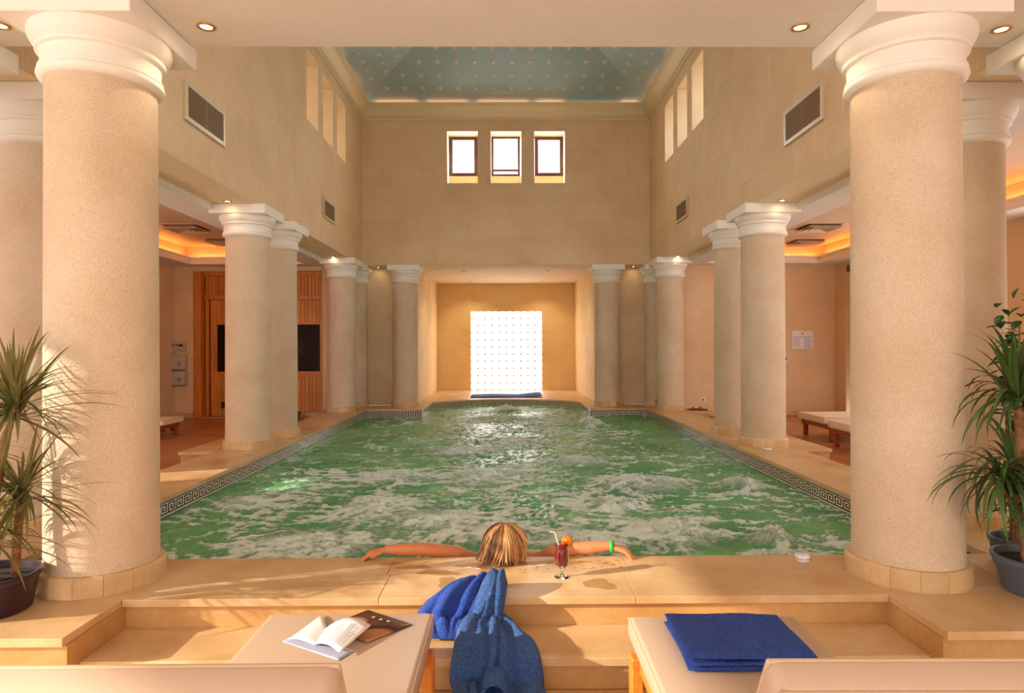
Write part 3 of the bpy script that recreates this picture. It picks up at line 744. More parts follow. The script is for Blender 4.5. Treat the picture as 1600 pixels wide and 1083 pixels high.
shaft_me = MB().lathe([(0.25, 0.0), (0.253, 0.1), (0.252, 0.8), (0.249, 1.7), (0.246, 2.48)], 56, caps=False).mesh('shaft', M_shaft)
cap_me = MB().lathe(cap_prof, 56).mesh('capital', M_plaster, sharp=0.6)
ab_me = MB().cbox(-0.322, 0.322, -0.322, 0.322, 2.718, H - 0.002, 0.005).mesh('abacus', M_plaster)
def column(x, y, label, group=None, rz=0.0):
    o = thing('column', label, 'column', (x, y, 0), rz, group)
    put('shaft', shaft_me, o); put('capital', cap_me, o); put('abacus', ab_me, o)
    r = MB().lathe([(0.238, 0.0), (0.262, 0.0), (0.262, 0.085), (0.252, 0.1)], 32, caps=False).build('base', M_mortar, o) if not BASE else put('base', BASE[0], o)
    if not BASE: BASE.append(r.data)
    for i in range(n_st): put('base_stone', base_me, r, (0, 0, 0), (0, 0, 2 * PI * i / n_st + 0.1))
    return o
BASE = []; G_COL = 'stucco columns around the pool'
column(-2.045, 3.30, 'thick stucco column at the left front, behind the dark plant pot', G_COL)
column(2.045, 3.30, 'thick stucco column at the right front, beside the small white lidded pot', G_COL)
for s, nm, nb in ((-1, 'left', 'sauna'), (1, 'right', 'notice')):
    column(s * CX, 3.36, 'outermost stucco column of the front row on the %s, only its white abacus corner shows' % nm, G_COL)
    column(s * CX, 4.35, 'stucco column standing just behind the %s front column' % nm, G_COL)
    column(s * CX, 7.73, 'nearer stucco column of the middle pair on the %s pool side' % nm, G_COL)
    column(s * CX, 8.74, 'farther stucco column of the middle pair on the %s pool side' % nm, G_COL)
    column(s * CX, 12.11, 'slender looking stucco column at the %s far corner of the pool' % nm, G_COL)
    column(s * CX, 13.13, 'half hidden stucco column against the wall behind the %s far corner column' % nm, G_COL)
    column(s * 2.04, 13.13, 'stucco column at the %s side of the alcove opening' % nm, G_COL)

# ------------------------------------------------------------------ grilles, vents, downlights
def grille(name, label, x, y0, y1, z0, z1, s, nsl):
    o = thing(name, label, 'vent grille', (x, (y0 + y1) / 2, z0), PI / 2 if s < 0 else -PI / 2, 'louvred grilles on the upper walls')
    w, h = y1 - y0, z1 - z0; t = 0.042   # local x runs along the wall, -y into the room
    b = MB(); b.cbox(-w / 2, -w / 2 + t, -0.02, 0.004, 0, h); b.cbox(w / 2 - t, w / 2, -0.02, 0.004, 0, h); b.cbox(-w / 2 + t, w / 2 - t, -0.02, 0.004, 0, t); b.cbox(-w / 2 + t, w / 2 - t, -0.02, 0.004, h - t, h)
    b.build('grille_frame', M_gframe, o)
    MB().box(-w / 2 + t, w / 2 - t, -0.004, -0.001, t, h - t).build('duct', M_louvreback, o)
    MB().box(-0.006, 0.006, -0.016, -0.004, t, h - t).build('mullion', M_bronze, o)
    mt = Matrix.Rotation(-0.7, 4, 'X')
    sl_me = MB().cbox(-w / 2 + t, w / 2 - t, -0.011, 0.011, -0.003, 0.003, 0.0008, mat=mt).mesh('louvre', M_bronze)
    for i in range(nsl): put('louvre', sl_me, o, (0, -0.011, t + (h - 2 * t) * (i + 0.5) / nsl))
for s, nm in ((-1, 'left'), (1, 'right')):
    grille('vent_grille', 'large bronze louvred grille high on the %s wall, near the front beam' % nm, s * (XW - 0.008), 5.80, 6.61, 3.22, 3.575, s, 13)
    grille('vent_grille', 'smaller looking louvred grille far along the %s upper wall' % nm, s * (XW - 0.008), 10.17, 10.84, 3.24, 3.56, s, 12)
def diffuser(x, y, label):
    o = thing('ceiling_vent', label, 'ceiling vent', (x, y, 3.10), 0, 'square ceiling vents of the aisles')
    def ring(a, bb, za, zb, nm, m):
        k = MB()
        P = [[(sx * a, sy * a, za) for sx, sy in ((-1, -1), (1, -1), (1, 1), (-1, 1))], [(sx * bb, sy * bb, zb) for sx, sy in ((-1, -1), (1, -1), (1, 1), (-1, 1))], [(sx * bb, sy * bb, zb - 0.006) for sx, sy in ((-1, -1), (1, -1), (1, 1), (-1, 1))], [(sx * a, sy * a, za - 0.006) for sx, sy in ((-1, -1), (1, -1), (1, 1), (-1, 1))]]
        k.grid(P + [P[0]], smooth=False, close_v=True); k.build(nm, m, o)
    ring(0.33, 0.27, 0.0, -0.006, 'vent_frame', M_tray)
    MB().box(-0.27, 0.27, -0.27, 0.27, -0.004, -0.001).build('duct', M_louvreback, o)
    for a_ in (0.26, 0.19, 0.12, 0.05): ring(a_, a_ - 0.05, -0.05, -0.01, 'vane', M_tray)
diffuser(-5.05, 10.3, 'square ceiling vent in the left aisle, nearest to the pool')
diffuser(-5.0, 11.6, 'square ceiling vent in the left aisle, in front of the sauna')
diffuser(5.0, 10.3, 'square ceiling vent in the right aisle, nearest to the camera')
diffuser(5.45, 11.75, 'square ceiling vent in the right aisle, by the far cove')
dl_ring = MB().lathe([(0.045, 0.0), (0.047, -0.006), (0.036, -0.010), (0.030, -0.002)], 24, caps=False).mesh('trim_ring', M_brass)
dl_lens = MB().lathe([(0.0, -0.004), (0.022, -0.0045), (0.030, -0.002)], 20, caps=False).mesh('bulb', M_bulb)
dl_off = MB().lathe([(0.0, -0.004), (0.022, -0.0045), (0.030, -0.002)], 20, caps=False).mesh('bulb', M_bulbdim)
def downlight(x, y, z, label, on=True, power=0.7, group=None, dim=False):
    o = thing('downlight', label, 'downlight', (x, y, z), 0, group or 'recessed downlights')
    put('trim_ring', dl_ring, o); put('bulb', dl_off if dim else dl_lens, o)
    if on: lamp('downlight_beam', 'SPOT', (x, y, z - 0.03), power, WARM, size=0.03, direction=(0, 0, -1), spot=2.2, blend=0.8)
downlight(-1.545, 3.35, H, 'recessed downlight in the front beam right of the left front column', power=5)
downlight(1.535, 3.35, H, 'recessed downlight in the front beam left of the right front column', power=5)
downlight(2.605, 3.37, H, 'recessed downlight behind the right front column capital', power=5)
downlight(-2.595, 3.34, H, 'recessed downlight at the left edge beside the left capital', power=5)
for s, nm in ((-1, 'left'), (1, 'right')):
    downlight(s * 3.13, 7.30, H, 'downlight above the nearer middle column on the %s' % nm)
    downlight(s * 3.13, 11.74, H, 'tiny downlight above the far corner column on the %s' % nm, power=0.12)
    downlight(s * 2.6, 13.2, H, 'tiny downlight in the niche left of the alcove' if s < 0 else 'tiny downlight in the niche right of the alcove', power=0.12)
    downlight(s * 0.98, 15.1, 2.97, 'dark lensed spot with an added beam in the alcove ceiling, front %s' % nm, power=18, dim=True)  # lenses look unlit; the alcove beams are added to brighten its walls
    downlight(s * 0.97, 17.38, 2.97, 'dark lensed spot with an added beam in the alcove ceiling, rear %s' % nm, power=18, dim=True)

# ------------------------------------------------------------------ sauna front
sf = struct(thing('sauna_front', 'orange pine sauna front with two glazed doors in the left aisle', 'sauna'))
Y0 = 12.60
MB().box(-6.0, -3.53, Y0 + 0.03, Y0 + 0.06, ZA, 2.665).build('backing', M_redwood, sf)
bl = MB().cbox(-0.0312, 0.0312, -0.012, 0.012, ZA + 0.02, 2.13, 0.004).mesh('plank', M_pine)
bu = MB().cbox(-0.0312, 0.0312, -0.012, 0.012, 2.21, 2.60, 0.004).mesh('plank', M_pine)
doors = ((-5.72, -5.08), (-4.17, -3.56))
x = -5.80
while x < -3.55:
    if not any(a - 0.02 < x < c + 0.02 for a, c in doors): put('plank', bl, sf, (x, Y0 + 0.012, 0))
    put('plank', bu, sf, (x, Y0 + 0.012, 0)); x += 0.0685
MB().cbox(-5.85, -3.53, Y0 - 0.012, Y0 + 0.02, 2.13, 2.21).build('rail', M_pine, sf); MB().cbox(-5.85, -3.53, Y0 - 0.012, Y0 + 0.02, 2.60, 2.66).build('rail', M_pine, sf)
MB().cbox(-5.995, -5.85, 12.455, Y0 + 0.02, ZA, 2.66).build('jamb', M_pine, sf); MB().cbox(-3.55, -3.535, 12.455, Y0 + 0.02, ZA, 2.66).build('jamb', M_pine, sf)
for i, (a, c) in enumerate(doors):
    d = struct(thing('door_%d' % (i + 1), ('left pine sauna door with a dark glass pane and low vent', 'right pine sauna door with a dark glass pane')[i], 'door', ((a + c) / 2, Y0 - 0.004, ZA)))
    w = c - a; wz0, wz1 = 0.73 - ZA, 1.64 - ZA; wa, wc = ((-5.60, -5.17), (-4.055, -3.615))[i]; wa -= (a + c) / 2; wc -= (a + c) / 2
    k = MB(); k.cbox(-w / 2, wa, -0.016, 0.012, 0.02, 2.27); k.cbox(wc, w / 2, -0.016, 0.012, 0.02, 2.27); k.cbox(wa, wc, -0.016, 0.012, wz1, wz1 + 0.05); k.cbox(wa, wc, -0.016, 0.012, wz0 - 0.05, wz0)
    k.build('door_frame', M_pine, d)
    n = 6; pw = (wc - wa) / n
    pl = MB().cbox(-pw / 2 + 0.003, pw / 2 - 0.003, -0.010, 0.010, 0.02, wz0 - 0.05, 0.003).mesh('plank', M_pine); pu = MB().cbox(-pw / 2 + 0.003, pw / 2 - 0.003, -0.010, 0.010, wz1 + 0.05, 2.27, 0.003).mesh('plank', M_pine)
    for q_ in range(n): put('plank', pl, d, (wa + pw * (q_ + 0.5), 0, 0)); put('plank', pu, d, (wa + pw * (q_ + 0.5), 0, 0))
    MB().box(wa, wc, -0.002, 0.004, wz0, wz1).build('pane', M_darkglass, d)
    hx = (wc + 0.045) if i == 1 else wa - 0.04
    h = MB(); h.tube([(hx, -0.05, 0.95), (hx, -0.05, 1.35)], 0.013, 8); h.tube([(hx, -0.05, 1.0), (hx, -0.014, 1.0)], 0.009, 6); h.tube([(hx, -0.05, 1.3), (hx, -0.014, 1.3)], 0.009, 6)
    h.build('handle', M_pine, d)
    if i == 0: MB().cbox(-0.12, 0.02, -0.022, -0.010, 0.17, 0.30).build('vent', M_black, d)

# ------------------------------------------------------------------ wall fittings
def dispenser(label, z):
    o = thing('paper_dispenser', label, 'dispenser', (-6.268, 12.44, z), 0, 'paper dispensers beside the sauna')
    rounded_box('casing', 0.34, 0.13, 0.275, 0.025, M_grey, o, (0, -0.065, 0.14)); MB().cbox(-0.15, 0.15, -0.125, -0.01, 0.0, 0.014, 0.003).build('slot', M_greyd, o)
    MB().cbox(0.04, 0.10, -0.134, -0.128, 0.09, 0.15, 0.002).build('window', plain('smoked_window', srgb(150, 140, 128), 0.2), o)
dispenser('upper grey towel dispenser on the wall left of the sauna', 0.775); dispenser('lower grey towel dispenser on the wall left of the sauna', 0.475)
o = thing('control_panel', 'grey control box mounted above the two dispensers', 'control box', (-6.27, 12.44, 1.13))
rounded_box('casing', 0.28, 0.08, 0.19, 0.02, M_grey, o, (0, -0.04, 0.1)); 
for dx, m in ((-0.07, M_greyd), (0.0, M_greyd)): MB().lathe([(0.02, 0), (0.018, 0.012), (0, 0.012)], 12).build('knob', m, o, (dx, -0.08, 0.12), (PI / 2, 0, 0))
MB().cbox(0.04, 0.12, -0.086, -0.079, 0.09, 0.13, 0.002).build('display', M_black, o)
o = thing('notice', 'white printed notice with a dark emblem and two columns of small text', 'notice', (5.72, 12.441, 1.135))
MB().cbox(-0.205, 0.205, -0.006, 0.0, 0, 0.345, 0.001).build('sheet', M_paper, o)
k = MB(); k.lathe([(0.0, 0), (0.02, 0.0), (0.026, 0.001)], 14, (0, 0, 0), caps=False)
em = MB()
for t in range(12):
    a0 = 0.6 + 4.6 * t / 12; a1 = 0.6 + 4.6 * (t + 1) / 12
    em.quad((0.022 * math.cos(a0), -0.0065, 0.022 * math.sin(a0)), (0.022 * math.cos(a1), -0.0065, 0.022 * math.sin(a1)), (0.010 * math.cos(a1) - 0.004, -0.0065, 0.010 * math.sin(a1)), (0.010 * math.cos(a0) - 0.004, -0.0065, 0.010 * math.sin(a0)))
em.quad((-0.004, -0.0065, 0.014), (0.004, -0.0065, 0.010), (0.020, -0.0065, 0.032), (0.010, -0.0065, 0.034)); em.build('emblem', M_black, o, (0.0, 0, 0.29))
tx = MB(); tx.quad((-0.19, -0.0065, 0.222), (0.19, -0.0065, 0.222), (0.19, -0.0065, 0.236), (-0.19, -0.0065, 0.236))
for cx0, cx1 in ((-0.19, -0.02), (0.02, 0.19)):
    z = 0.205
    while z > (0.03 if cx0 < 0 else 0.015):
        w = random.uniform(0.7, 1.0); tx.quad((cx0, -0.0065, z - 0.005), (cx0 + (cx1 - cx0) * w, -0.0065, z - 0.005), (cx0 + (cx1 - cx0) * w, -0.0065, z), (cx0, -0.0065, z)); z -= 0.0125
tx.build('print', plain('pale_print', srgb(168, 158, 172), 0.7), o)
o = thing('wall_switch', 'small white wall switch with a dark sensor left of the notice', 'switch', (5.39, 12.442, 0.86)); MB().cbox(-0.035, 0.035, -0.012, 0, 0, 0.13).build('plate', M_paper, o); MB().cbox(-0.02, 0.02, -0.018, -0.012, 0.055, 0.115, 0.003).build('sensor', M_greyd, o)
o = thing('wall_socket', 'small white wall socket low behind the right far column', 'socket', (3.78, 12.442, 0.12)); MB().cbox(-0.05, 0.05, -0.012, 0, 0, 0.08).build('plate', M_paper, o); MB().lathe([(0.022, 0), (0.02, -0.004), (0, -0.004)], 12, caps=False).build('outlet', M_greyd, o, (0, -0.013, 0.04), (-PI / 2, 0, 0))
o = thing('wall_speaker', 'small dark fixture high on the right aisle wall by the front column edge', 'fixture', (6.34, 11.8, 2.55)); rounded_box('casing', 0.07, 0.1, 0.12, 0.015, M_greyd, o, (-0.045, 0, 0.06)); MB().box(-0.012, 0, -0.02, 0.02, 0.03, 0.09).build('bracket', M_black, o)

# ------------------------------------------------------------------ loungers
def lounger(label, loc, rz, width, length, top, floor, wood, vinyl, back=None, thick=0.085, group=None):
    # local frame: foot end at y = 0, head towards -y; z measured in the world
    o = thing('sun_lounger', label, 'lounger', (loc[0], loc[1], floor), rz, group); t = top - floor; w = width / 2
    L = length
    def seat_sub(bm): pass
    sc = rounded_box('seat_cushion', width, L, thick, 0.022, vinyl, o, (0, -L / 2, t - thick / 2))
    def loop(wx, y0, y1, z): return [(-wx, y0, z), (wx, y0, z), (wx, y1, z), (-wx, y1, z), (-wx, y0, z)]
    def piping(wx, y0, y1, z, parent, loc_, rot_=(0, 0, 0)):
        k = MB(); P = loop(wx, y0, y1, z)
        for i in range(4): k.tube([P[i], P[i + 1]], 0.0055, 6)
        k.build('piping', M_piping, parent, loc_, rot_)
    piping(w - 0.006, -L / 2 + 0.006, L / 2 - 0.006, thick / 2 - 0.012, sc, (0, 0, 0)); 
    zr = t - thick
    f = MB(); f.cbox(-w + 0.02, -w + 0.06, -L - 0.45, -0.05, zr - 0.075, zr - 0.001, 0.006); f.cbox(w - 0.06, w - 0.02, -L - 0.45, -0.05, zr - 0.075, zr - 0.001, 0.006)
    for y in (-0.09, -L * 0.5, -L + 0.02, -L - 0.42): f.cbox(-w + 0.06, w - 0.06, y - 0.03, y + 0.03, zr - 0.065, zr - 0.005, 0.004)
    f.build('frame', wood, o)
    for sx in (-1, 1):
        for y in (-0.12, -L - 0.34):
            MB().cbox(-0.024, 0.024, -0.032, 0.032, 0.0, zr - 0.02, 0.006).build('leg', wood, o, (sx * (w - 0.013), y, 0))
    if back:
        bl_, ang = back
        bc = rounded_box('backrest_cushion', width, bl_, thick, 0.024, vinyl, o, (0, -L - 0.012 - bl_ / 2 * math.cos(ang), t - thick / 2 + 0.0 + bl_ / 2 * math.sin(ang)), (-ang, 0, 0))
        piping(w - 0.006, -bl_ / 2 + 0.006, bl_ / 2 - 0.006, thick / 2 - 0.012, bc, (0, 0, 0)); piping(w - 0.006, -bl_ / 2 + 0.006, bl_ / 2 - 0.006, -thick / 2 + 0.012, bc, (0, 0, 0))
        ca, sa = math.cos(ang), math.sin(ang)
        for sx in (-1, 1): MB().tube([(sx * (w - 0.10), -L - 0.05, zr - 0.01), (sx * (w - 0.10), -L - 0.03 - (bl_ - 0.06) * ca, zr - 0.012 + (bl_ - 0.06) * sa)], 0.014, 8).build('backrest_strut', wood, o)
    return o
LT = 0.10
lounger('cream padded sun lounger at the lower left with a magazine on it', (-0.625, 2.615), 0.0, 0.66, 1.18, LT, ZF, M_oak, M_vinyl, (0.615, 1.05))
lounger('cream padded sun lounger at the lower right with a folded blue towel on it', (0.805, 2.565), -0.012, 0.66, 1.13, LT, ZF, M_oak, M_vinyl, (0.615, 1.05))
lounger('reddish wood lounger with a pale mattress in the right aisle, farther of the two', (4.36, 9.27), -PI / 2 + PI - 0.0, 0.80, 1.2, 0.20, ZA, M_redwood, M_whitecush, (0.6, 0.12), thick=0.10)
lounger('reddish wood lounger with a pale mattress in the right aisle, nearer to the front column', (4.24, 8.12), PI / 2, 0.80, 1.2, 0.20, ZA, M_redwood, M_whitecush, (0.6, 0.12), thick=0.10)
lounger('reddish wood lounger in the left aisle, only its pale corner shows beside the column', (-4.99, 9.75), -PI / 2, 0.62, 0.80, 0.13, ZA, M_redwood, M_whitecush, None, thick=0.08)

# ------------------------------------------------------------------ plants
def leaf_mesh(elev, droop, L, wid, mat, seed):
    r = random.Random(seed); k = MB(); n = 8; y = z = 0.0; a = elev; rows = []
    for i in range(n + 1):
        t = i / n; hw = wid * (0.55 + 0.45 * math.sin(min(1, t * 2.2) * PI / 2)) * (1 - t ** 2.6) + 0.0004
        f = 0.25 * hw
        rows.append([(-hw, y, z + f), (0, y, z), (hw, y, z + f)])
        y += L / n * math.cos(a); z += L / n * math.sin(a); a -= droop / n * (0.5 + 1.1 * t)
    k.grid(rows); return k.mesh('leaf', mat)
LEAF = {}
def leaf_set(key, mat, L, wid, droop):
    if key not in LEAF:
        LEAF[key] = []
        for i in range(14):
            e = -0.5 + 1.95 * (i / 13.0)
            LEAF[key].append((e, leaf_mesh(e, droop * random.uniform(0.7, 1.3) * (1.1 if e < 1.0 else 0.6), L * random.uniform(0.85, 1.1), wid, mat, i)))
    return LEAF[key]
AVOID = [(sx * cx, cy, r) for sx in (-1, 1) for cx, cy, r in ((2.045, 3.30, 0.262), (CX, 3.36, 0.27), (CX, 4.35, 0.27), (CX, 12.11, 0.27), (CX, 13.13, 0.27))]
def crown(parent, c, n, key, scale=1.0, emin=-0.6, emax=1.5, bias=1.0):
    S = LEAF[key]; cand = [m for m in S if emin <= m[0] <= emax]; px, py = parent.location.x, parent.location.y
    done = 0; i = 0
    while done < n and i < n * 6:
        e, m = cand[min(len(cand) - 1, int(len(cand) * random.random() ** bias))]
        a = i * 2.39996 + random.uniform(-0.3, 0.3); s = scale * random.uniform(0.75, 1.1); r = 0.012; i += 1
        loc = Vector((c[0] - r * math.sin(a), c[1] + r * math.cos(a), c[2] + random.uniform(-0.05, 0.05))); rot = Euler((random.uniform(-.12, .12), random.uniform(-.2, .2), a))
        R3 = rot.to_matrix() * s; hit = False
        for v in m.vertices:
            w = R3 @ v.co + loc; x, y = w.x + px, w.y + py
            if any((x - ax) ** 2 + (y - ay) ** 2 < ar * ar for ax, ay, ar in AVOID) or w.z + parent.location.z < 0.02: hit = True; break
        if hit: continue
        put('leaf', m, parent, loc, rot, s); done += 1
def pot(o, mat, rt, rb, h):
    MB().lathe([(rb * 0.96, 0.0), (rb, 0.004), (rt * 0.97, h - 0.03), (rt * 0.98, h - 0.028), (rt + 0.006, h - 0.024), (rt + 0.008, h - 0.006), (rt + 0.002, h), (rt - 0.008, h - 0.002), (rt - 0.014, h - 0.04), (0, h - 0.04)], 40, caps=False).build('pot', mat, o, sharp=0.7)
    MB().lathe([(rt - 0.012, h - 0.036), (rt * 0.6, h - 0.026), (0.0, h - 0.022)], 28, caps=False).build('soil', M_soil, o)
def cane(o, pts, r):
    P = []
    R = []
    for i in range(len(pts) - 1):
        a, c = Vector(pts[i]), Vector(pts[i + 1])
        for t in range(6): P.append(a.lerp(c, t / 6)); R.append(r * (1.0 + 0.10 * (t % 2)))
    P.append(Vector(pts[-1])); R.append(r * 0.8)
    MB().tube(P, R, 9).build('cane', M_cane, o)
leaf_set('A', M_leafA, 0.35, 0.0078, 0.9); leaf_set('B', M_leafB, 0.42, 0.0125, 1.9)
pl = thing('dracaena_plant', 'olive leaved dracaena in a dark aubergine pot at the left front column', 'potted plant', (-2.315, 2.905, 0))
pot(pl, M_pot_dark, 0.195, 0.165, 0.168)
for pts in ([(.02, -.02, .12), (.06, -.05, .45), (.11, -.03, .80), (.12, 0, .93)], [(.10, .03, .12), (.13, .0, .3), (.15, 0.0, .52)], [(-.04, -.06, .12), (-.05, -.08, .38)], [(.07, -.08, .12), (.12, -.10, .32)]): cane(pl, pts, 0.017)
crown(pl, (.125, 0, .90), 150, 'A', 1.15, -0.45, 1.5); crown(pl, (.15, .0, .52), 100, 'A', 1.05, -0.5, 1.3); crown(pl, (-.05, -.08, .43), 30, 'A', 0.9, -0.5, 1.3); crown(pl, (.12, -.10, .36), 70, 'A', 0.9, -0.4, 1.2)
crown(pl, (-.12, .05, .72), 30, 'A', 1.0, -0.4, 1.4); cane(pl, [(-.06, .03, .12), (-.10, .05, .4), (-.12, .05, .72)], 0.016)
pr_ = thing('dracaena_plant', 'drooping deep green dracaena in a slate grey pot at the right front column', 'potted plant', (2.525, 3.035, 0))
pot(pr_, M_pot_grey, 0.195, 0.155, 0.172)
for pts in ([(-.04, 0, .14), (-.09, 0, .5), (-.13, -.02, .93)], [(-.10, -.03, .14), (-.14, -.06, .35), (-.25, -.08, .56)], [(.02, .02, .14), (-.02, .02, .4), (-.10, .04, .58)], [(-.03, -.09, .14), (-.10, -.12, .34)]): cane(pr_, pts, 0.018)
crown(pr_, (-.13, -.02, .91), 84, 'B', 0.98, -0.2, 1.5, 0.8); crown(pr_, (-.25, -.08, .57), 66, 'B', 0.88, -0.5, 0.9); crown(pr_, (-.10, .04, .58), 50, 'B', 0.85, -0.5, 1.1); crown(pr_, (-.11, -.13, .38), 40, 'B', 0.72, -0.5, 1.0)
# leafy shrub behind the right dracaena
def oval_leaf():
    k = MB(); rows = []
    for i in range(7):
        t = i / 6; hw = 0.019 * math.sin(PI * min(1, t * 0.98 + 0.02)) ** 0.8; rows.append([(-hw, 0.075 * t, -0.02 * t * t + 0.3 * hw), (0, 0.075 * t, -0.02 * t * t), (hw, 0.075 * t, -0.02 * t * t + 0.3 * hw)])
    k.grid(rows); return k.mesh('leaf', M_leafC)
ol = oval_leaf()
fi = thing('leafy_shrub', 'leafy shrub with small oval leaves behind the right dracaena, at the frame edge', 'potted plant', (2.70, 3.43, 0)); pot(fi, M_pot_grey, 0.11, 0.09, 0.15)
for q_ in range(7):
    a = q_ * 0.95; tip = (0.10 * math.cos(a) + 0.07, 0.10 * math.sin(a), 1.02 + 0.06 * q_); mid = (0.04 * math.cos(a) + 0.02, 0.04 * math.sin(a), 0.55)
    cane(fi, [(0.01 * math.cos(a), 0.01 * math.sin(a), 0.1), mid, tip], 0.006)
    for i in range(22):
        t = 0.25 + 0.75 * i / 15; p = Vector(mid).lerp(Vector(tip), t); put('leaf', ol, fi, p, (random.uniform(-0.6, 0.3), random.uniform(-.4, .4), random.uniform(0, 6.28)), random.uniform(0.8, 1.25))
def far_plant(x, y, label):
    o = thing('potted_palm', label, 'potted plant', (x, y, ZA)); pot(o, M_pot_dark, 0.15, 0.12, 0.2); cane(o, [(0, 0, .16), (0.01, 0, .9), (0.0, 0, 1.25)], 0.015); cane(o, [(.04, 0, .16), (.05, 0.02, .7)], 0.014)
    crown(o, (0, 0, 1.27), 26, 'B', 0.75, -0.4, 1.4); crown(o, (.05, .02, .72), 20, 'B', 0.65, -0.4, 1.2)
far_plant(-3.80, 12.22 - 0.75, 'small palm in a dark pot half hidden behind the left far corner column')
o = thing('potted_palm', 'small palm in a dark pot half hidden behind the right far corner column', 'potted plant', (2.62, 13.0 - 0.28, 0)); pot(o, M_pot_dark, 0.10, 0.08, 0.15)
o.location = (3.02, 12.63, 0); cane(o, [(0, 0, .11), (0, 0, .95)], 0.012); crown(o, (0, 0, .97), 18, 'B', 0.55, 0.0, 1.4)

# ------------------------------------------------------------------ bather
bd = MB(); T = lambda pts, rad, n=14, flat=1.0: bd.tube(pts, rad, n, flat=flat)
HC = Vector((-0.018, 3.575, 0.082))
# trunk, neck
T([(-.015, 4.05, -.72), (-.015, 3.98, -.56), (-.015, 3.90, -.40), (-.015, 3.84, -.26), (-.015, 3.80, -.14)], [.155, .135, .125, .14, .12], 20)
T([(-.20, 3.78, -.09), (-.015, 3.77, -.075), (.17, 3.78, -.09)], [.058, .07, .058]); T([(-.015, 3.77, -.09), (-.017, 3.69, -.02), (-.018, 3.62, .05)], [.058, .052, .055])
bd.sphere(HC, 0.094, 24, 16, scale=(0.82, 1.08, 0.95)); bd.sphere((HC.x, HC.y + .045, HC.z + .02), 0.066, 18, 12, scale=(0.9, 1, 0.95))
bd.sphere((HC.x, HC.y + .112, HC.z + .045), 0.016, 10, 8, scale=(.7, 1, 1)); bd.sphere((HC.x, HC.y + .10, HC.z - .002), 0.016, 10, 8, scale=(1.3, .6, .5))
for s in (-1, 1): bd.sphere((HC.x + s * .078, HC.y + .01, HC.z + .01), 0.02, 10, 8, scale=(.4, .8, 1.2))
for s in (-1, 1):
    T([(s * .085 - .015, 4.08, -.76), (s * .10 - .015, 4.50, -.80), (s * .09 - .015, 4.52, -.80), (s * .08 - .015, 4.95, -.95)], [.085, .056, .054, .036]); T([(s * .08 - .015, 4.95, -.96), (s * .09 - .015, 5.06, -.90)], [.034, .022])
def hand(w, ex, up, side, curl, tips):
    # w wrist, ex direction of the hand, side = direction of the thumb, up = back of the hand
    w, ex, up, side = Vector(w), Vector(ex).normalized(), Vector(up).normalized(), Vector(side).normalized()
    palm = w + ex * 0.075
    bd.tube([w, w + ex * 0.035, palm + ex * 0.008], [0.024, 0.033, 0.033], 14, flat=0.48, up=up)
    for i, (off, L) in enumerate(((0.027, 0.066), (0.009, 0.076), (-0.009, 0.070), (-0.025, 0.054))):
        p0 = palm - ex * 0.012 + side * off; d = (ex + side * off * 4.5).normalized()
        p1 = palm + d * (L * 0.42) + side * off - up * (0.004 + curl * 0.006); p2 = p1 + d * (L * 0.34) - up * (0.007 + curl * 0.012); p3 = p2 + d * (L * 0.24) - up * (0.008 + curl * 0.014)
        bd.tube([p0, palm + side * off + d * 0.004, p1, p2, p3], [0.0095, 0.0092, 0.0086, 0.0078, 0.0066], 10)
    t0 = w + ex * 0.03 + side * 0.018; bd.tube([t0, t0 + ex * 0.022 + side * 0.022 - up * 0.006, t0 + ex * 0.05 + side * 0.03 - up * 0.012], [0.013, 0.0105, 0.008], 10)
# left and right arm laid along the pool edge
T([(-.19, 3.775, -.085), (-.28, 3.70, -.01), (-.45, 3.635, .035)], [.050, .043, .037]); T([(-.45, 3.635, .035), (-.53, 3.615, .043), (-.665, 3.60, .046)], [.037, .036, .025])
hand((-.665, 3.60, .046), (-.97, -.10, -.17), (-.17, 0, .97), (0, -1, 0), 0.3, 0)
T([(.17, 3.775, -.085), (.26, 3.70, -.01), (.40, 3.635, .035)], [.050, .043, .037]); T([(.40, 3.635, .035), (.47, 3.62, .045), (.575, 3.605, .058)], [.037, .036, .025])
hand((.575, 3.605, .058), (.93, -.30, -.24), (.24, -.05, .96), (0.05, 1, 0), 0.5, 0)
wm = thing('person', 'woman with blonde hair leaning back against the near pool edge, arms spread along it', 'person', (0, 0, 0))
body = bd.build('body', M_skin, wm)
rm = body.modifiers.new('remesh', 'REMESH'); rm.mode = 'VOXEL'; rm.voxel_size = 0.0045; rm.use_smooth_shade = True
smo = body.modifiers.new('smooth', 'SMOOTH'); smo.factor = 0.5; smo.iterations = 3
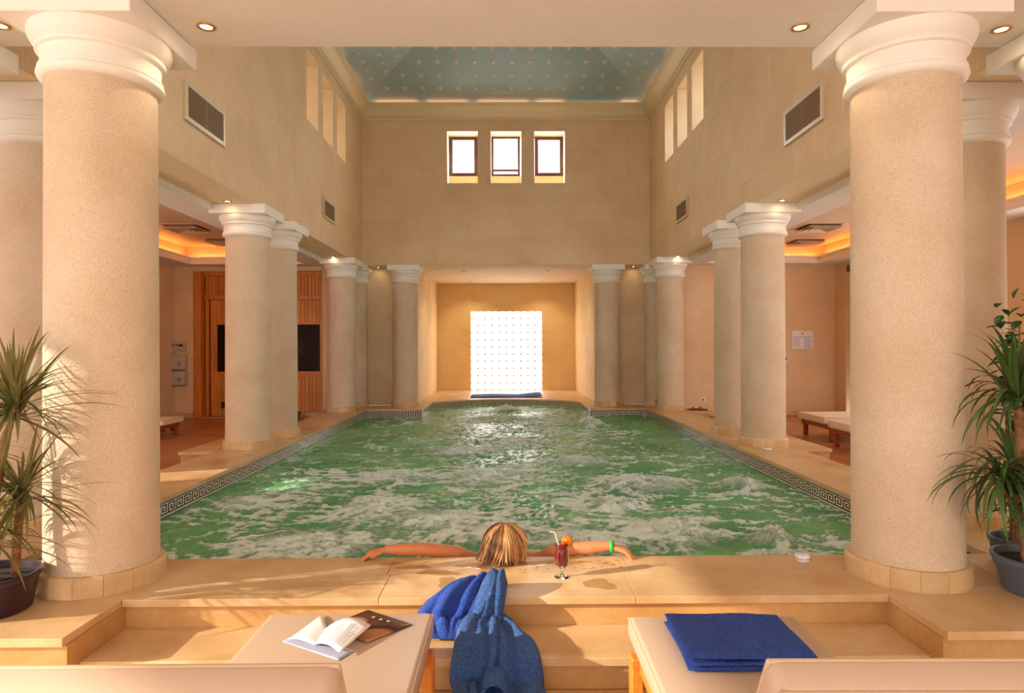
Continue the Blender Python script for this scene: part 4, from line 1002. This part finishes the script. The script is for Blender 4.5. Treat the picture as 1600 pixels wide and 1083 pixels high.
# hair
hm = MB(); hm.sphere(HC + Vector((0, -.018, .006)), 0.101, 28, 18, scale=(0.88, 1.02, 0.90), mi=0)
rr = random.Random(5); CR = HC + Vector((0.012, -0.005, 0.094))
for i in range(420):
    ang = rr.uniform(-1.0, 1.0) * 2.2; L = rr.uniform(0.85, 1.15)
    dx, dy = math.sin(ang), -math.cos(ang)
    P = []; wob = rr.uniform(-.012, .012)
    ends = rr.uniform(0.75, 1.3)
    for k in range(9):
        t = k / 8; th = t * 1.9 * ends
        lay = ((i * 7) % 5) * 0.0022; rx, ry, rz_ = 0.101 + lay + 0.010 * t, 0.119 + lay, 0.099 + lay
        x = HC.x + 0.004 + (rx + rr.uniform(-.002, .002)) * math.sin(min(th, 1.75)) * dx + wob * t * t + 0.007 * math.sin(5.5 * t + 2.3 * ang + i % 3) * t
        y = HC.y - 0.012 + ry * math.sin(min(th, 1.7)) * dy; z = HC.z + 0.008 + rz_ * math.cos(min(th, 1.62))
        if th > 1.5: z -= (th - 1.5) * 0.10; y -= 0.012 * (th - 1.5); x -= 0.03 * (th - 1.5) * (1 if dx < 0 else 0.3)
        P.append((x, y, max(z, 0.006 + rr.uniform(0, .006))))
    cl_ = math.sin(ang * 6.1 + 0.7) + 0.7 * math.sin(ang * 13.7); m = (rr.choice((2, 2, 0)) if cl_ < -0.5 else rr.choice((0, 1)) if cl_ < 0.35 else rr.choice((1, 3)))
    if dx > 0.2 and rr.random() < 0.5: m = rr.choice((1, 3))
    if -0.75 < dx < -0.1 and rr.random() < 0.5: m = rr.choice((2, 0))
    hm.tube(P, [0.0042, 0.0058, 0.006, 0.006, 0.0058, 0.0055, 0.005, 0.0038, 0.0016], 5, mi=m, dome=False)
hm.build('hair', M_hair, wm)
wr_ = Vector((.583, 3.603, .0555)); k = MB(); ax = Vector((.90, -.22, .05)).normalized(); s1 = ax.cross(Vector((0, 0, 1))).normalized(); s2 = ax.cross(s1)
P = [[tuple(wr_ + ax * e + (s1 * math.cos(a) * 0.031 + s2 * math.sin(a) * 0.029)) for a in [2 * PI * i / 24 for i in range(24)]] for e in (-.010, .010)]
k.grid(P, close_v=True); q1 = k.build('wristband', M_green, wm); sd = q1.modifiers.new('thickness', 'SOLIDIFY'); sd.thickness = 0.003; sd.offset = 1
k = MB(); k.tube([(-.125, 3.69, -.01), (-.135, 3.675, .035), (-.125, 3.665, .05)], 0.006, 8); k.sphere((-.140, 3.66, .046), 0.013, 10, 8, scale=(1.2, .8, .9)); k.sphere((-.128, 3.655, .058), 0.009, 8, 6)
k.build('bikini_strap', M_purple, wm)

# ------------------------------------------------------------------ cocktail, puck and other small things
ck = thing('cocktail_glass', 'stemmed glass of red cocktail with a straw and orange slice on the pool edge', 'cocktail', (0.277, 3.285, 0.0))
MB().lathe([(0.0, 0.0), (0.037, 0.0), (0.038, 0.003), (0.020, 0.008), (0.007, 0.014), (0.0055, 0.03), (0.007, 0.042), (0.018, 0.050), (0.030, 0.062), (0.036, 0.080), (0.037, 0.100), (0.034, 0.130), (0.033, 0.162), (0.0345, 0.170), (0.0325, 0.170), (0.0315, 0.162), (0.0325, 0.130), (0.0352, 0.100), (0.034, 0.080), (0.028, 0.064), (0.014, 0.055), (0.0, 0.053)], 36, caps=False).build('glass', M_glass, ck)
MB().lathe([(0.0, 0.0535), (0.0138, 0.0555), (0.0277, 0.0645), (0.0336, 0.080), (0.0348, 0.100), (0.0322, 0.130), (0.0312, 0.158), (0.0, 0.158)], 32, caps=False).build('drink', M_drink, ck)
MB().tube([(0.012, 0.0, 0.065), (-0.020, -0.004, 0.175), (-0.034, -0.006, 0.222), (-0.041, -0.006, 0.229), (-0.060, -0.008, 0.230)], 0.0034, 8).build('straw', M_straw, ck)
sl_ = MB().lathe([(0.0, -0.003), (0.025, -0.003), (0.025, 0.003), (0.0, 0.003)], 24, caps=False).build('orange_slice', M_orange, ck, (0.026, -0.004, 0.182), (PI / 2, 0.25, 0.2))
k = MB(); k.lathe([(0.0245, -0.0035), (0.029, -0.0035), (0.029, 0.0035), (0.0245, 0.0035)], 24, caps=False)
for t in range(4): a = t * PI / 4; k.tube([(0.024 * math.cos(a), 0.024 * math.sin(a), 0.003), (-0.024 * math.cos(a), -0.024 * math.sin(a), 0.003)], 0.0011, 5)
k.build('peel', M_peel, sl_); MB().sphere((0.012, -0.012, 0.172), 0.011, 14, 10).build('cherry', M_cherry, ck)
pk = thing('lidded_pot', 'small round white lidded pot on the deck left of the right front column', 'pot', (1.605, 3.51, 0)); MB().lathe([(0.033, 0), (0.037, 0.004), (0.037, 0.020)], 28).build('base', M_paper, pk); MB().lathe([(0.038, 0.020), (0.038, 0.030), (0.033, 0.035), (0.0, 0.036)], 28, caps=False).build('lid', M_paper, pk); MB().lathe([(0.0385, 0.014), (0.039, 0.017), (0.0385, 0.020)], 28, caps=False).build('band', M_steel, pk)
o = thing('pool_light_lid', 'small white object on the right coping before the nearer middle column', 'lid', (2.95, 7.30, 0)); rounded_box('cover', 0.09, 0.06, 0.022, 0.008, M_paper, o, (0, 0, 0.011)); MB().cbox(-0.015, 0.015, -0.01, 0.01, 0.022, 0.028, 0.002).build('tab', M_grey, o)
o = thing('pool_fitting', 'small pale stone lid on the left coping before the nearer middle column', 'lid', (-2.90, 7.25, 0)); rounded_box('cover', 0.10, 0.07, 0.018, 0.006, M_base, o, (0, 0, 0.009)); MB().cbox(-0.02, 0.02, -0.006, 0.006, 0.018, 0.022, 0.002).build('grip', M_mortar, o)
def shoe(x, y, z, rz, label, group, m):
    o = thing('flip_flop', label, 'shoe', (x, y, z), rz, group); k = MB()
    pr = [[(sx * w, yy, zz) for sx in (-1, 1)] for zz in (0,) for (yy, w) in ()]
    out = [(0.045 * math.cos(t) * (1 + 0.12 * math.sin(t)), 0.12 * math.sin(t)) for t in [2 * PI * i / 20 for i in range(20)]]
    k.add([(a, c, 0) for a, c in out] + [(a, c, 0.022) for a, c in out], [tuple(range(20))[::-1], tuple(range(20, 40))] + [(i, (i + 1) % 20, 20 + (i + 1) % 20, 20 + i) for i in range(20)])
    k.build('sole', m, o); MB().tube([(-0.042, -0.005, 0.02), (-0.02, 0.03, 0.055), (0, 0.06, 0.03), (0.02, 0.03, 0.055), (0.042, -0.005, 0.02)], 0.007, 6).build('strap', m, o)
shoe(3.50, 12.02, 0.0, 1.2, 'dark red flip flop on the right far platform, left of the pair', None, M_redsh); shoe(3.64, 12.05, 0.0, 0.9, 'dark red flip flop on the right far platform, right of the pair', None, M_redsh)
shoe(-5.44, 10.62, ZA, 0.5, 'black shoe lying on the left aisle floor in front of the dispensers', None, M_black); shoe(-5.58, 10.45, ZA, 1.2, 'black shoe nearest to the left front column edge on the aisle floor', None, M_black)
# blue towel lying flat in the alcove
k = MB(); P = []
for i in range(41):
    row = []
    for j in range(9):
        u_, v_ = i / 40, j / 8; x = -0.85 + 1.70 * u_; y = 15.2 + 1.0 * v_ + 0.30 * max(0, u_ - 0.55) * v_
        row.append((x, y, 0.008 + 0.012 * abs(math.sin(5 * u_ + 3 * v_)) + (0.06 * max(0, u_ - 0.7) * (1 + math.sin(9 * u_)) if u_ > 0.7 else 0)))
    P.append(row)
k.grid(P); o = tag(k.build('towel', M_terry2), 'blue towel spread on the alcove floor below the glass block window', 'towel'); sd = o.modifiers.new('thickness', 'SOLIDIFY'); sd.thickness = 0.008; sd.offset = -1

# ------------------------------------------------------------------ folded towel on the right lounger
ft = thing('folded_towel', 'folded royal blue towel lying on the right lounger', 'towel', (0.81, 2.285, LT + 0.002), -0.03)
def terry_slab(name, w, d, h, z, dx, dy, seed):
    r = random.Random(seed); nx_, ny_ = 84, 72; P = []; ph = [r.uniform(0, 6) for _ in range(6)]
    def top(u_, v_):
        eu = min(u_, 1 - u_) * w; ev = min(v_, 1 - v_) * d; e = min(1.0, eu / 0.02) ** 0.5 * min(1.0, ev / 0.02) ** 0.5
        return e, 0.004 * math.sin(9 * u_ + ph[0] + 3 * v_) + 0.003 * math.sin(13 * v_ - 5 * u_ + ph[1]) + r.uniform(-.0016, .0016)
    tg, bg_ = [], []
    for i in range(nx_ + 1):
        tr, br = [], []
        for j in range(ny_ + 1):
            u_, v_ = i / nx_, j / ny_; e, dz = top(u_, v_)
            x = (u_ - .5) * w * (1 + 0.015 * math.sin(5 * v_ + ph[2])) + dx; y = (v_ - .5) * d * (1 + 0.02 * math.sin(4 * u_ + ph[3])) + dy
            tr.append((x, y, z + h / 2 + (h / 2 + dz * 0.8) * e)); br.append((x, y, z + h / 2 - h / 2 * e))
        tg.append(tr); bg_.append(br)
    k = MB(); k.grid(tg); k.grid([row[::-1] for row in bg_]); k.build(name, M_terry, ft)
for i, (dx, dy) in enumerate(((0.0, 0.0), (0.006, -0.004), (-0.004, 0.004))): terry_slab('towel_fold', 0.43, 0.37 - 0.008 * i, 0.017, 0.016 * i, dx, dy, i)

# ------------------------------------------------------------------ towel dropped over the steps
PATH = [(3.30, 0.0), (3.015, 0.0), (3.0, -0.14), (2.71, -0.14), (2.695, -0.28), (2.0, -0.28)]
def path_pt(d):
    for a, c in zip(PATH[:-1], PATH[1:]):
        L = math.hypot(c[0] - a[0], c[1] - a[1])
        if d <= L: return Vector((0, a[0] + (c[0] - a[0]) * d / L, a[1] + (c[1] - a[1]) * d / L))
        d -= L
    return Vector((0, *PATH[-1]))
def soft_path(d, r):
    n = 15; p = Vector((0, 0, 0))
    for i in range(n): p += path_pt(max(0, d + r * (2 * i / (n - 1) - 1)))
    return p / n
def drape(name, rows, folds, lift, parent, mat, ns=70, nt=56, seed=1, bulk=0.03):
    # rows: (distance down the steps, left x, right x); folds: (t at top, t at bottom, width, height at top, height at bottom)
    D = [q[0] for q in rows]; P = []; d0, d1 = D[0], D[-1]
    for i in range(ns + 1):
        f = i / ns; d = d0 + (d1 - d0) * f; c = soft_path(d, 0.075); xl = float(np.interp(d, D, [q[1] for q in rows])); xr = float(np.interp(d, D, [q[2] for q in rows]))
        a, b2 = soft_path(max(0, d - 0.06), 0.09), soft_path(d + 0.06, 0.09); t_ = (b2 - a).normalized(); nrm = Vector((0, t_.z, -t_.y)); nrm = (nrm if nrm.z > 0 else -nrm)
        nrm = (nrm + Vector((0, -0.25, 0.25))).normalized(); row = []
        es = min(1, (d - d0) / 0.05) * min(1, (d1 - d) / 0.05)
        for j in range(nt + 1):
            t = j / nt; e = min(t, 1 - t); env = min(1.0, e / 0.14); env = math.sin(env * PI / 2) * math.sin(es * PI / 2)
            h = bulk * (0.4 + 0.6 * math.sin(PI * t))
            for ta, tb, w, ha, hb in folds:
                tc = ta + (tb - ta) * f + 0.05 * math.sin(5 * f + 7 * ta); g = (t - tc) / w
                h += (ha + (hb - ha) * f) * math.exp(-g * g) * (1.0 + 0.25 * math.sin(9 * f + 11 * ta))
            h += 0.010 * float(perlin(np.array([t * 3.1 + seed]), np.array([d * 9.0]))[0])
            p = c + nrm * (0.012 + lift * es + h * env); p.x = xl + (xr - xl) * t + 0.012 * float(perlin(np.array([seed + 0.3]), np.array([d * 8.0 + 3 * t]))[0]); row.append(p)
        P.append(row)
    k = MB(); k.grid(P); o = k.build(name, mat, parent)
    sd = o.modifiers.new('thickness', 'SOLIDIFY'); sd.thickness = 0.010; sd.offset = -1
    o.modifiers.new('round', 'SUBSURF').levels = 1
    return o
dt = thing('dropped_towel', 'crumpled blue towel trailing from the pool deck down over the steps', 'towel', (0, 0, 0))
drape('towel_lobe', [(.15, -.175, -.035), (.19, -.235, -.04), (.24, -.30, -.06), (.30, -.37, -.095), (.36, -.41, -.12), (.43, -.41, -.15), (.50, -.37, -.18), (.545, -.335, -.21)],
      [(.10, .12, .09, .012, .03), (.38, .42, .10, .02, .05), (.66, .66, .07, .03, .035), (.90, .88, .09, .02, .05)], 0.012, dt, M_terry, 64, 60, 3, 0.035)
drape('towel_tail', [(.36, -.075, -.02), (.42, -.065, .018), (.50, -.07, .025), (.57, -.07, .062), (.65, -.07, .112), (.72, -.07, .13), (.86, -.075, .14), (1.0, -.08, .18), (1.15, -.06, .22)],
      [(.75, .62, .16, .02, .045), (.25, .30, .12, .035, .03), (.9, .9, .08, .02, .02)], 0.012, dt, M_terry2, 64, 50, 8, 0.04)
drape('towel_fall', [(.13, -.09, -.008), (.17, -.105, -.008), (.22, -.118, -.01), (.29, -.135, -.02), (.36, -.165, -.03), (.43, -.195, -.03), (.56, -.22, -.035), (.71, -.228, -.045), (.86, -.222, -.075), (1.0, -.21, -.10), (1.12, -.20, -.12)],
      [(.80, .95, .10, .02, .05), (.35, .20, .20, .02, .03), (.55, .62, .06, .0, .03)], 0.035, dt, M_terry2, 80, 56, 2, 0.045)
# turned-over hem lying across the lower end
k = MB(); P = []
for i in range(25):
    f = i / 24; a = -0.3 + 3.6 * f; c = Vector((-.055 + 0.05 * math.cos(a), 2.62, -.165 + 0.045 * math.sin(a))); P.append([(c.x, c.y + dy, c.z - 0.10 * abs(dy)) for dy in (-0.12, -0.07, -0.02, 0.03)])
k.grid(P); o = k.build('towel_loop', M_terry2, dt); sd = o.modifiers.new('thickness', 'SOLIDIFY'); sd.thickness = 0.012

# ------------------------------------------------------------------ spilt water on the deck
N_ = Nodes('spilt_water'); t1 = N_.n('ShaderNodeBsdfTransparent'); t1.inputs['Color'].default_value = (0.89, 0.82, 0.72, 1); g1 = N_.n('ShaderNodeBsdfGlossy'); g1.inputs['Roughness'].default_value = 0.06
m1 = N_.n('ShaderNodeMixShader'); m1.inputs[0].default_value = 0.10; N_.l(t1.outputs[0], m1.inputs[1]); N_.l(g1.outputs[0], m1.inputs[2]); N_.l(m1.outputs[0], N_.out.inputs['Surface'])
k = MB(); rs = random.Random(11)
def blob(cx, cy, rx, ry, h):
    n = 26; ph = [rs.uniform(0, 6.28) for _ in range(3)]
    def rad(a): return 1 + 0.22 * math.sin(2 * a + ph[0]) + 0.16 * math.sin(3 * a + ph[1]) + 0.10 * math.sin(5 * a + ph[2])
    P = [[(cx + rx * q_ * rad(a) * math.cos(a), cy + ry * q_ * rad(a) * math.sin(a), z) for a in [2 * PI * t / n for t in range(n)]] for q_, z in ((0.02, h), (0.85, h), (1.0, 0.0008))]
    k.grid(P, close_v=True)
for cx, cy, rx, ry in ((-.18, 3.46, .09, .05), (-.36, 3.36, .10, .05), (-.50, 3.45, .08, .04), (-.30, 3.22, .05, .07), (.16, 3.50, .09, .045), (.33, 3.50, .10, .035), (.45, 3.18, .09, .06), (-.62, 3.50, .06, .03)): blob(cx, cy, rx, ry, 0.0014)
for _ in range(60):
    a = rs.uniform(.02, .62); blob(a, 3.40 + 0.16 * (a - .1) + rs.uniform(-.06, .06), rs.uniform(.003, .010), rs.uniform(.003, .008), 0.003)
tag(k.build('spilt_water', N_.m), 'puddles and drops of water on the deck around the bather', 'water', kind='stuff')

# ------------------------------------------------------------------ magazine
mg = thing('magazine', 'open glossy magazine lying on the left lounger', 'magazine', (0, 0, LT))
def patch(p00, p10, p01, p11, zf, nu=14, nv=6):
    P = []
    for i in range(nu + 1):
        u_ = i / nu; row = []
        for j in range(nv + 1):
            v_ = j / nv; a = Vector(p00).lerp(Vector(p10), u_); c = Vector(p01).lerp(Vector(p11), u_); q_ = a.lerp(c, v_); row.append((q_.x, q_.y, zf(u_, v_)))
        P.append(row)
    return P
def page(name, P, mat):
    k = MB(); k.grid(P); o = k.build(name, mat, mg); sd = o.modifiers.new('thickness', 'SOLIDIFY'); sd.thickness = 0.0012; sd.offset = -1; return o
def mk_photo():
    N = Nodes('printed_photo'); u_ = N.n('ShaderNodeTexCoord').outputs['Generated']; sp = N.n('ShaderNodeSeparateXYZ'); N.l(u_, sp.inputs[0])
    n = N.noise(u_, 4.0, 3); base = N.ramp(n, [(0.35, srgb(52, 24, 14)), (0.65, srgb(88, 46, 26))])
    def blob(cx, cy, r, soft=0.06):
        dx = N.math('SUBTRACT', sp.outputs[0], cx); dy = N.math('SUBTRACT', sp.outputs[1], cy)
        d = N.math('SQRT', N.math('ADD', N.math('MULTIPLY', dx, dx), N.math('MULTIPLY', dy, dy)))
        return N.ramp(d, [(r, WH), (r + soft, BK)])
    c = N.mix(blob(0.30, 0.62, 0.10), base, srgb(186, 112, 66)); c = N.mix(blob(0.62, 0.18, 0.18), c, srgb(190, 124, 72)); c = N.mix(blob(0.35, 0.25, 0.12), c, srgb(176, 104, 58))
    for x, y in ((0.5, 0.75), (0.6, 0.68), (0.7, 0.62)): c = N.mix(blob(x, y, 0.012, 0.015), c, srgb(230, 220, 200))
    N.set(Base_Color=c, Roughness=0.25); return N.m
M_photo = mk_photo(); M_blueprint = plain('pale_blue_page', srgb(176, 182, 206), 0.4)
TLp, BLp = (-.735, 2.575), (-.795, 2.365); G1, G0 = (-.685, 2.455), (-.690, 2.315); RT, RB = (-.505, 2.40), (-.577, 2.222)
TLp3, BLp3, G13, G03, RT3, RB3 = [(a, c, 0) for a, c in (TLp, BLp, G1, G0, RT, RB)]
page('under_page', patch((-.815, 2.35, 0), (-.575, 2.205, 0), (-.80, 2.39, 0), (-.54, 2.27, 0), lambda u_, v_: 0.002), M_blueprint)
page('photo_page', patch((-.69, 2.47, 0), (-.505, 2.335, 0), (-.565, 2.625, 0), (-.365, 2.485, 0), lambda u_, v_: 0.004), M_photo)
page('left_page', patch(BLp3, G03, TLp3, G13, lambda u_, v_: 0.006 + 0.006 * math.sin(PI * u_)), M_paper)
P = patch(G03, RB3, G13, RT3, lambda u_, v_: 0.006 + 0.052 * math.sin(min(1.0, u_ * 1.02) * PI * 0.80) ** 0.9 * (0.45 + 0.55 * v_)); page('curled_page', P, M_paper)
# printed lines and headline on the two white pages
def on_patch(zf, c00, c10, c01, c11, u0, u1, v0, v1, k, off=0.0008):
    def S(u_, v_):
        a = Vector(c00).lerp(Vector(c10), u_); c = Vector(c01).lerp(Vector(c11), u_); q_ = a.lerp(c, v_); return (q_.x, q_.y, zf(u_, v_) + off)
    n = 4
    for i in range(n):
        a, c = v0 + (v1 - v0) * i / n, v0 + (v1 - v0) * (i + 1) / n; k.quad(S(u0, a), S(u1, a), S(u1, c), S(u0, c))
zc_ = lambda u_, v_: 0.006 + 0.052 * math.sin(min(1.0, u_ * 1.02) * PI * 0.80) ** 0.9 * (0.45 + 0.55 * v_)
zl_ = lambda u_, v_: 0.006 + 0.006 * math.sin(PI * u_)
k = MB()
for i in range(14): on_patch(zc_, G03, RB3, G13, RT3, 0.36 + 0.04 * i, 0.375 + 0.04 * i, 0.12, random.uniform(0.55, 0.85), k, 0.0012)
k.build('print', M_ink, mg); k = MB(); on_patch(zc_, G03, RB3, G13, RT3, 0.18, 0.21, 0.1, 0.8, k, 0.0012); on_patch(zc_, G03, RB3, G13, RT3, 0.25, 0.275, 0.1, 0.6, k, 0.0012); k.build('headline', M_greyd, mg)
k = MB()
for i in range(9): on_patch(zl_, BLp3, G03, TLp3, G13, 0.45 + 0.03 * (i % 3), 0.50 + 0.03 * (i % 3), 0.15 + 0.06 * i, 0.18 + 0.06 * i, k)
k.build('pink_print', plain('pink_print', srgb(216, 150, 160), 0.6), mg)
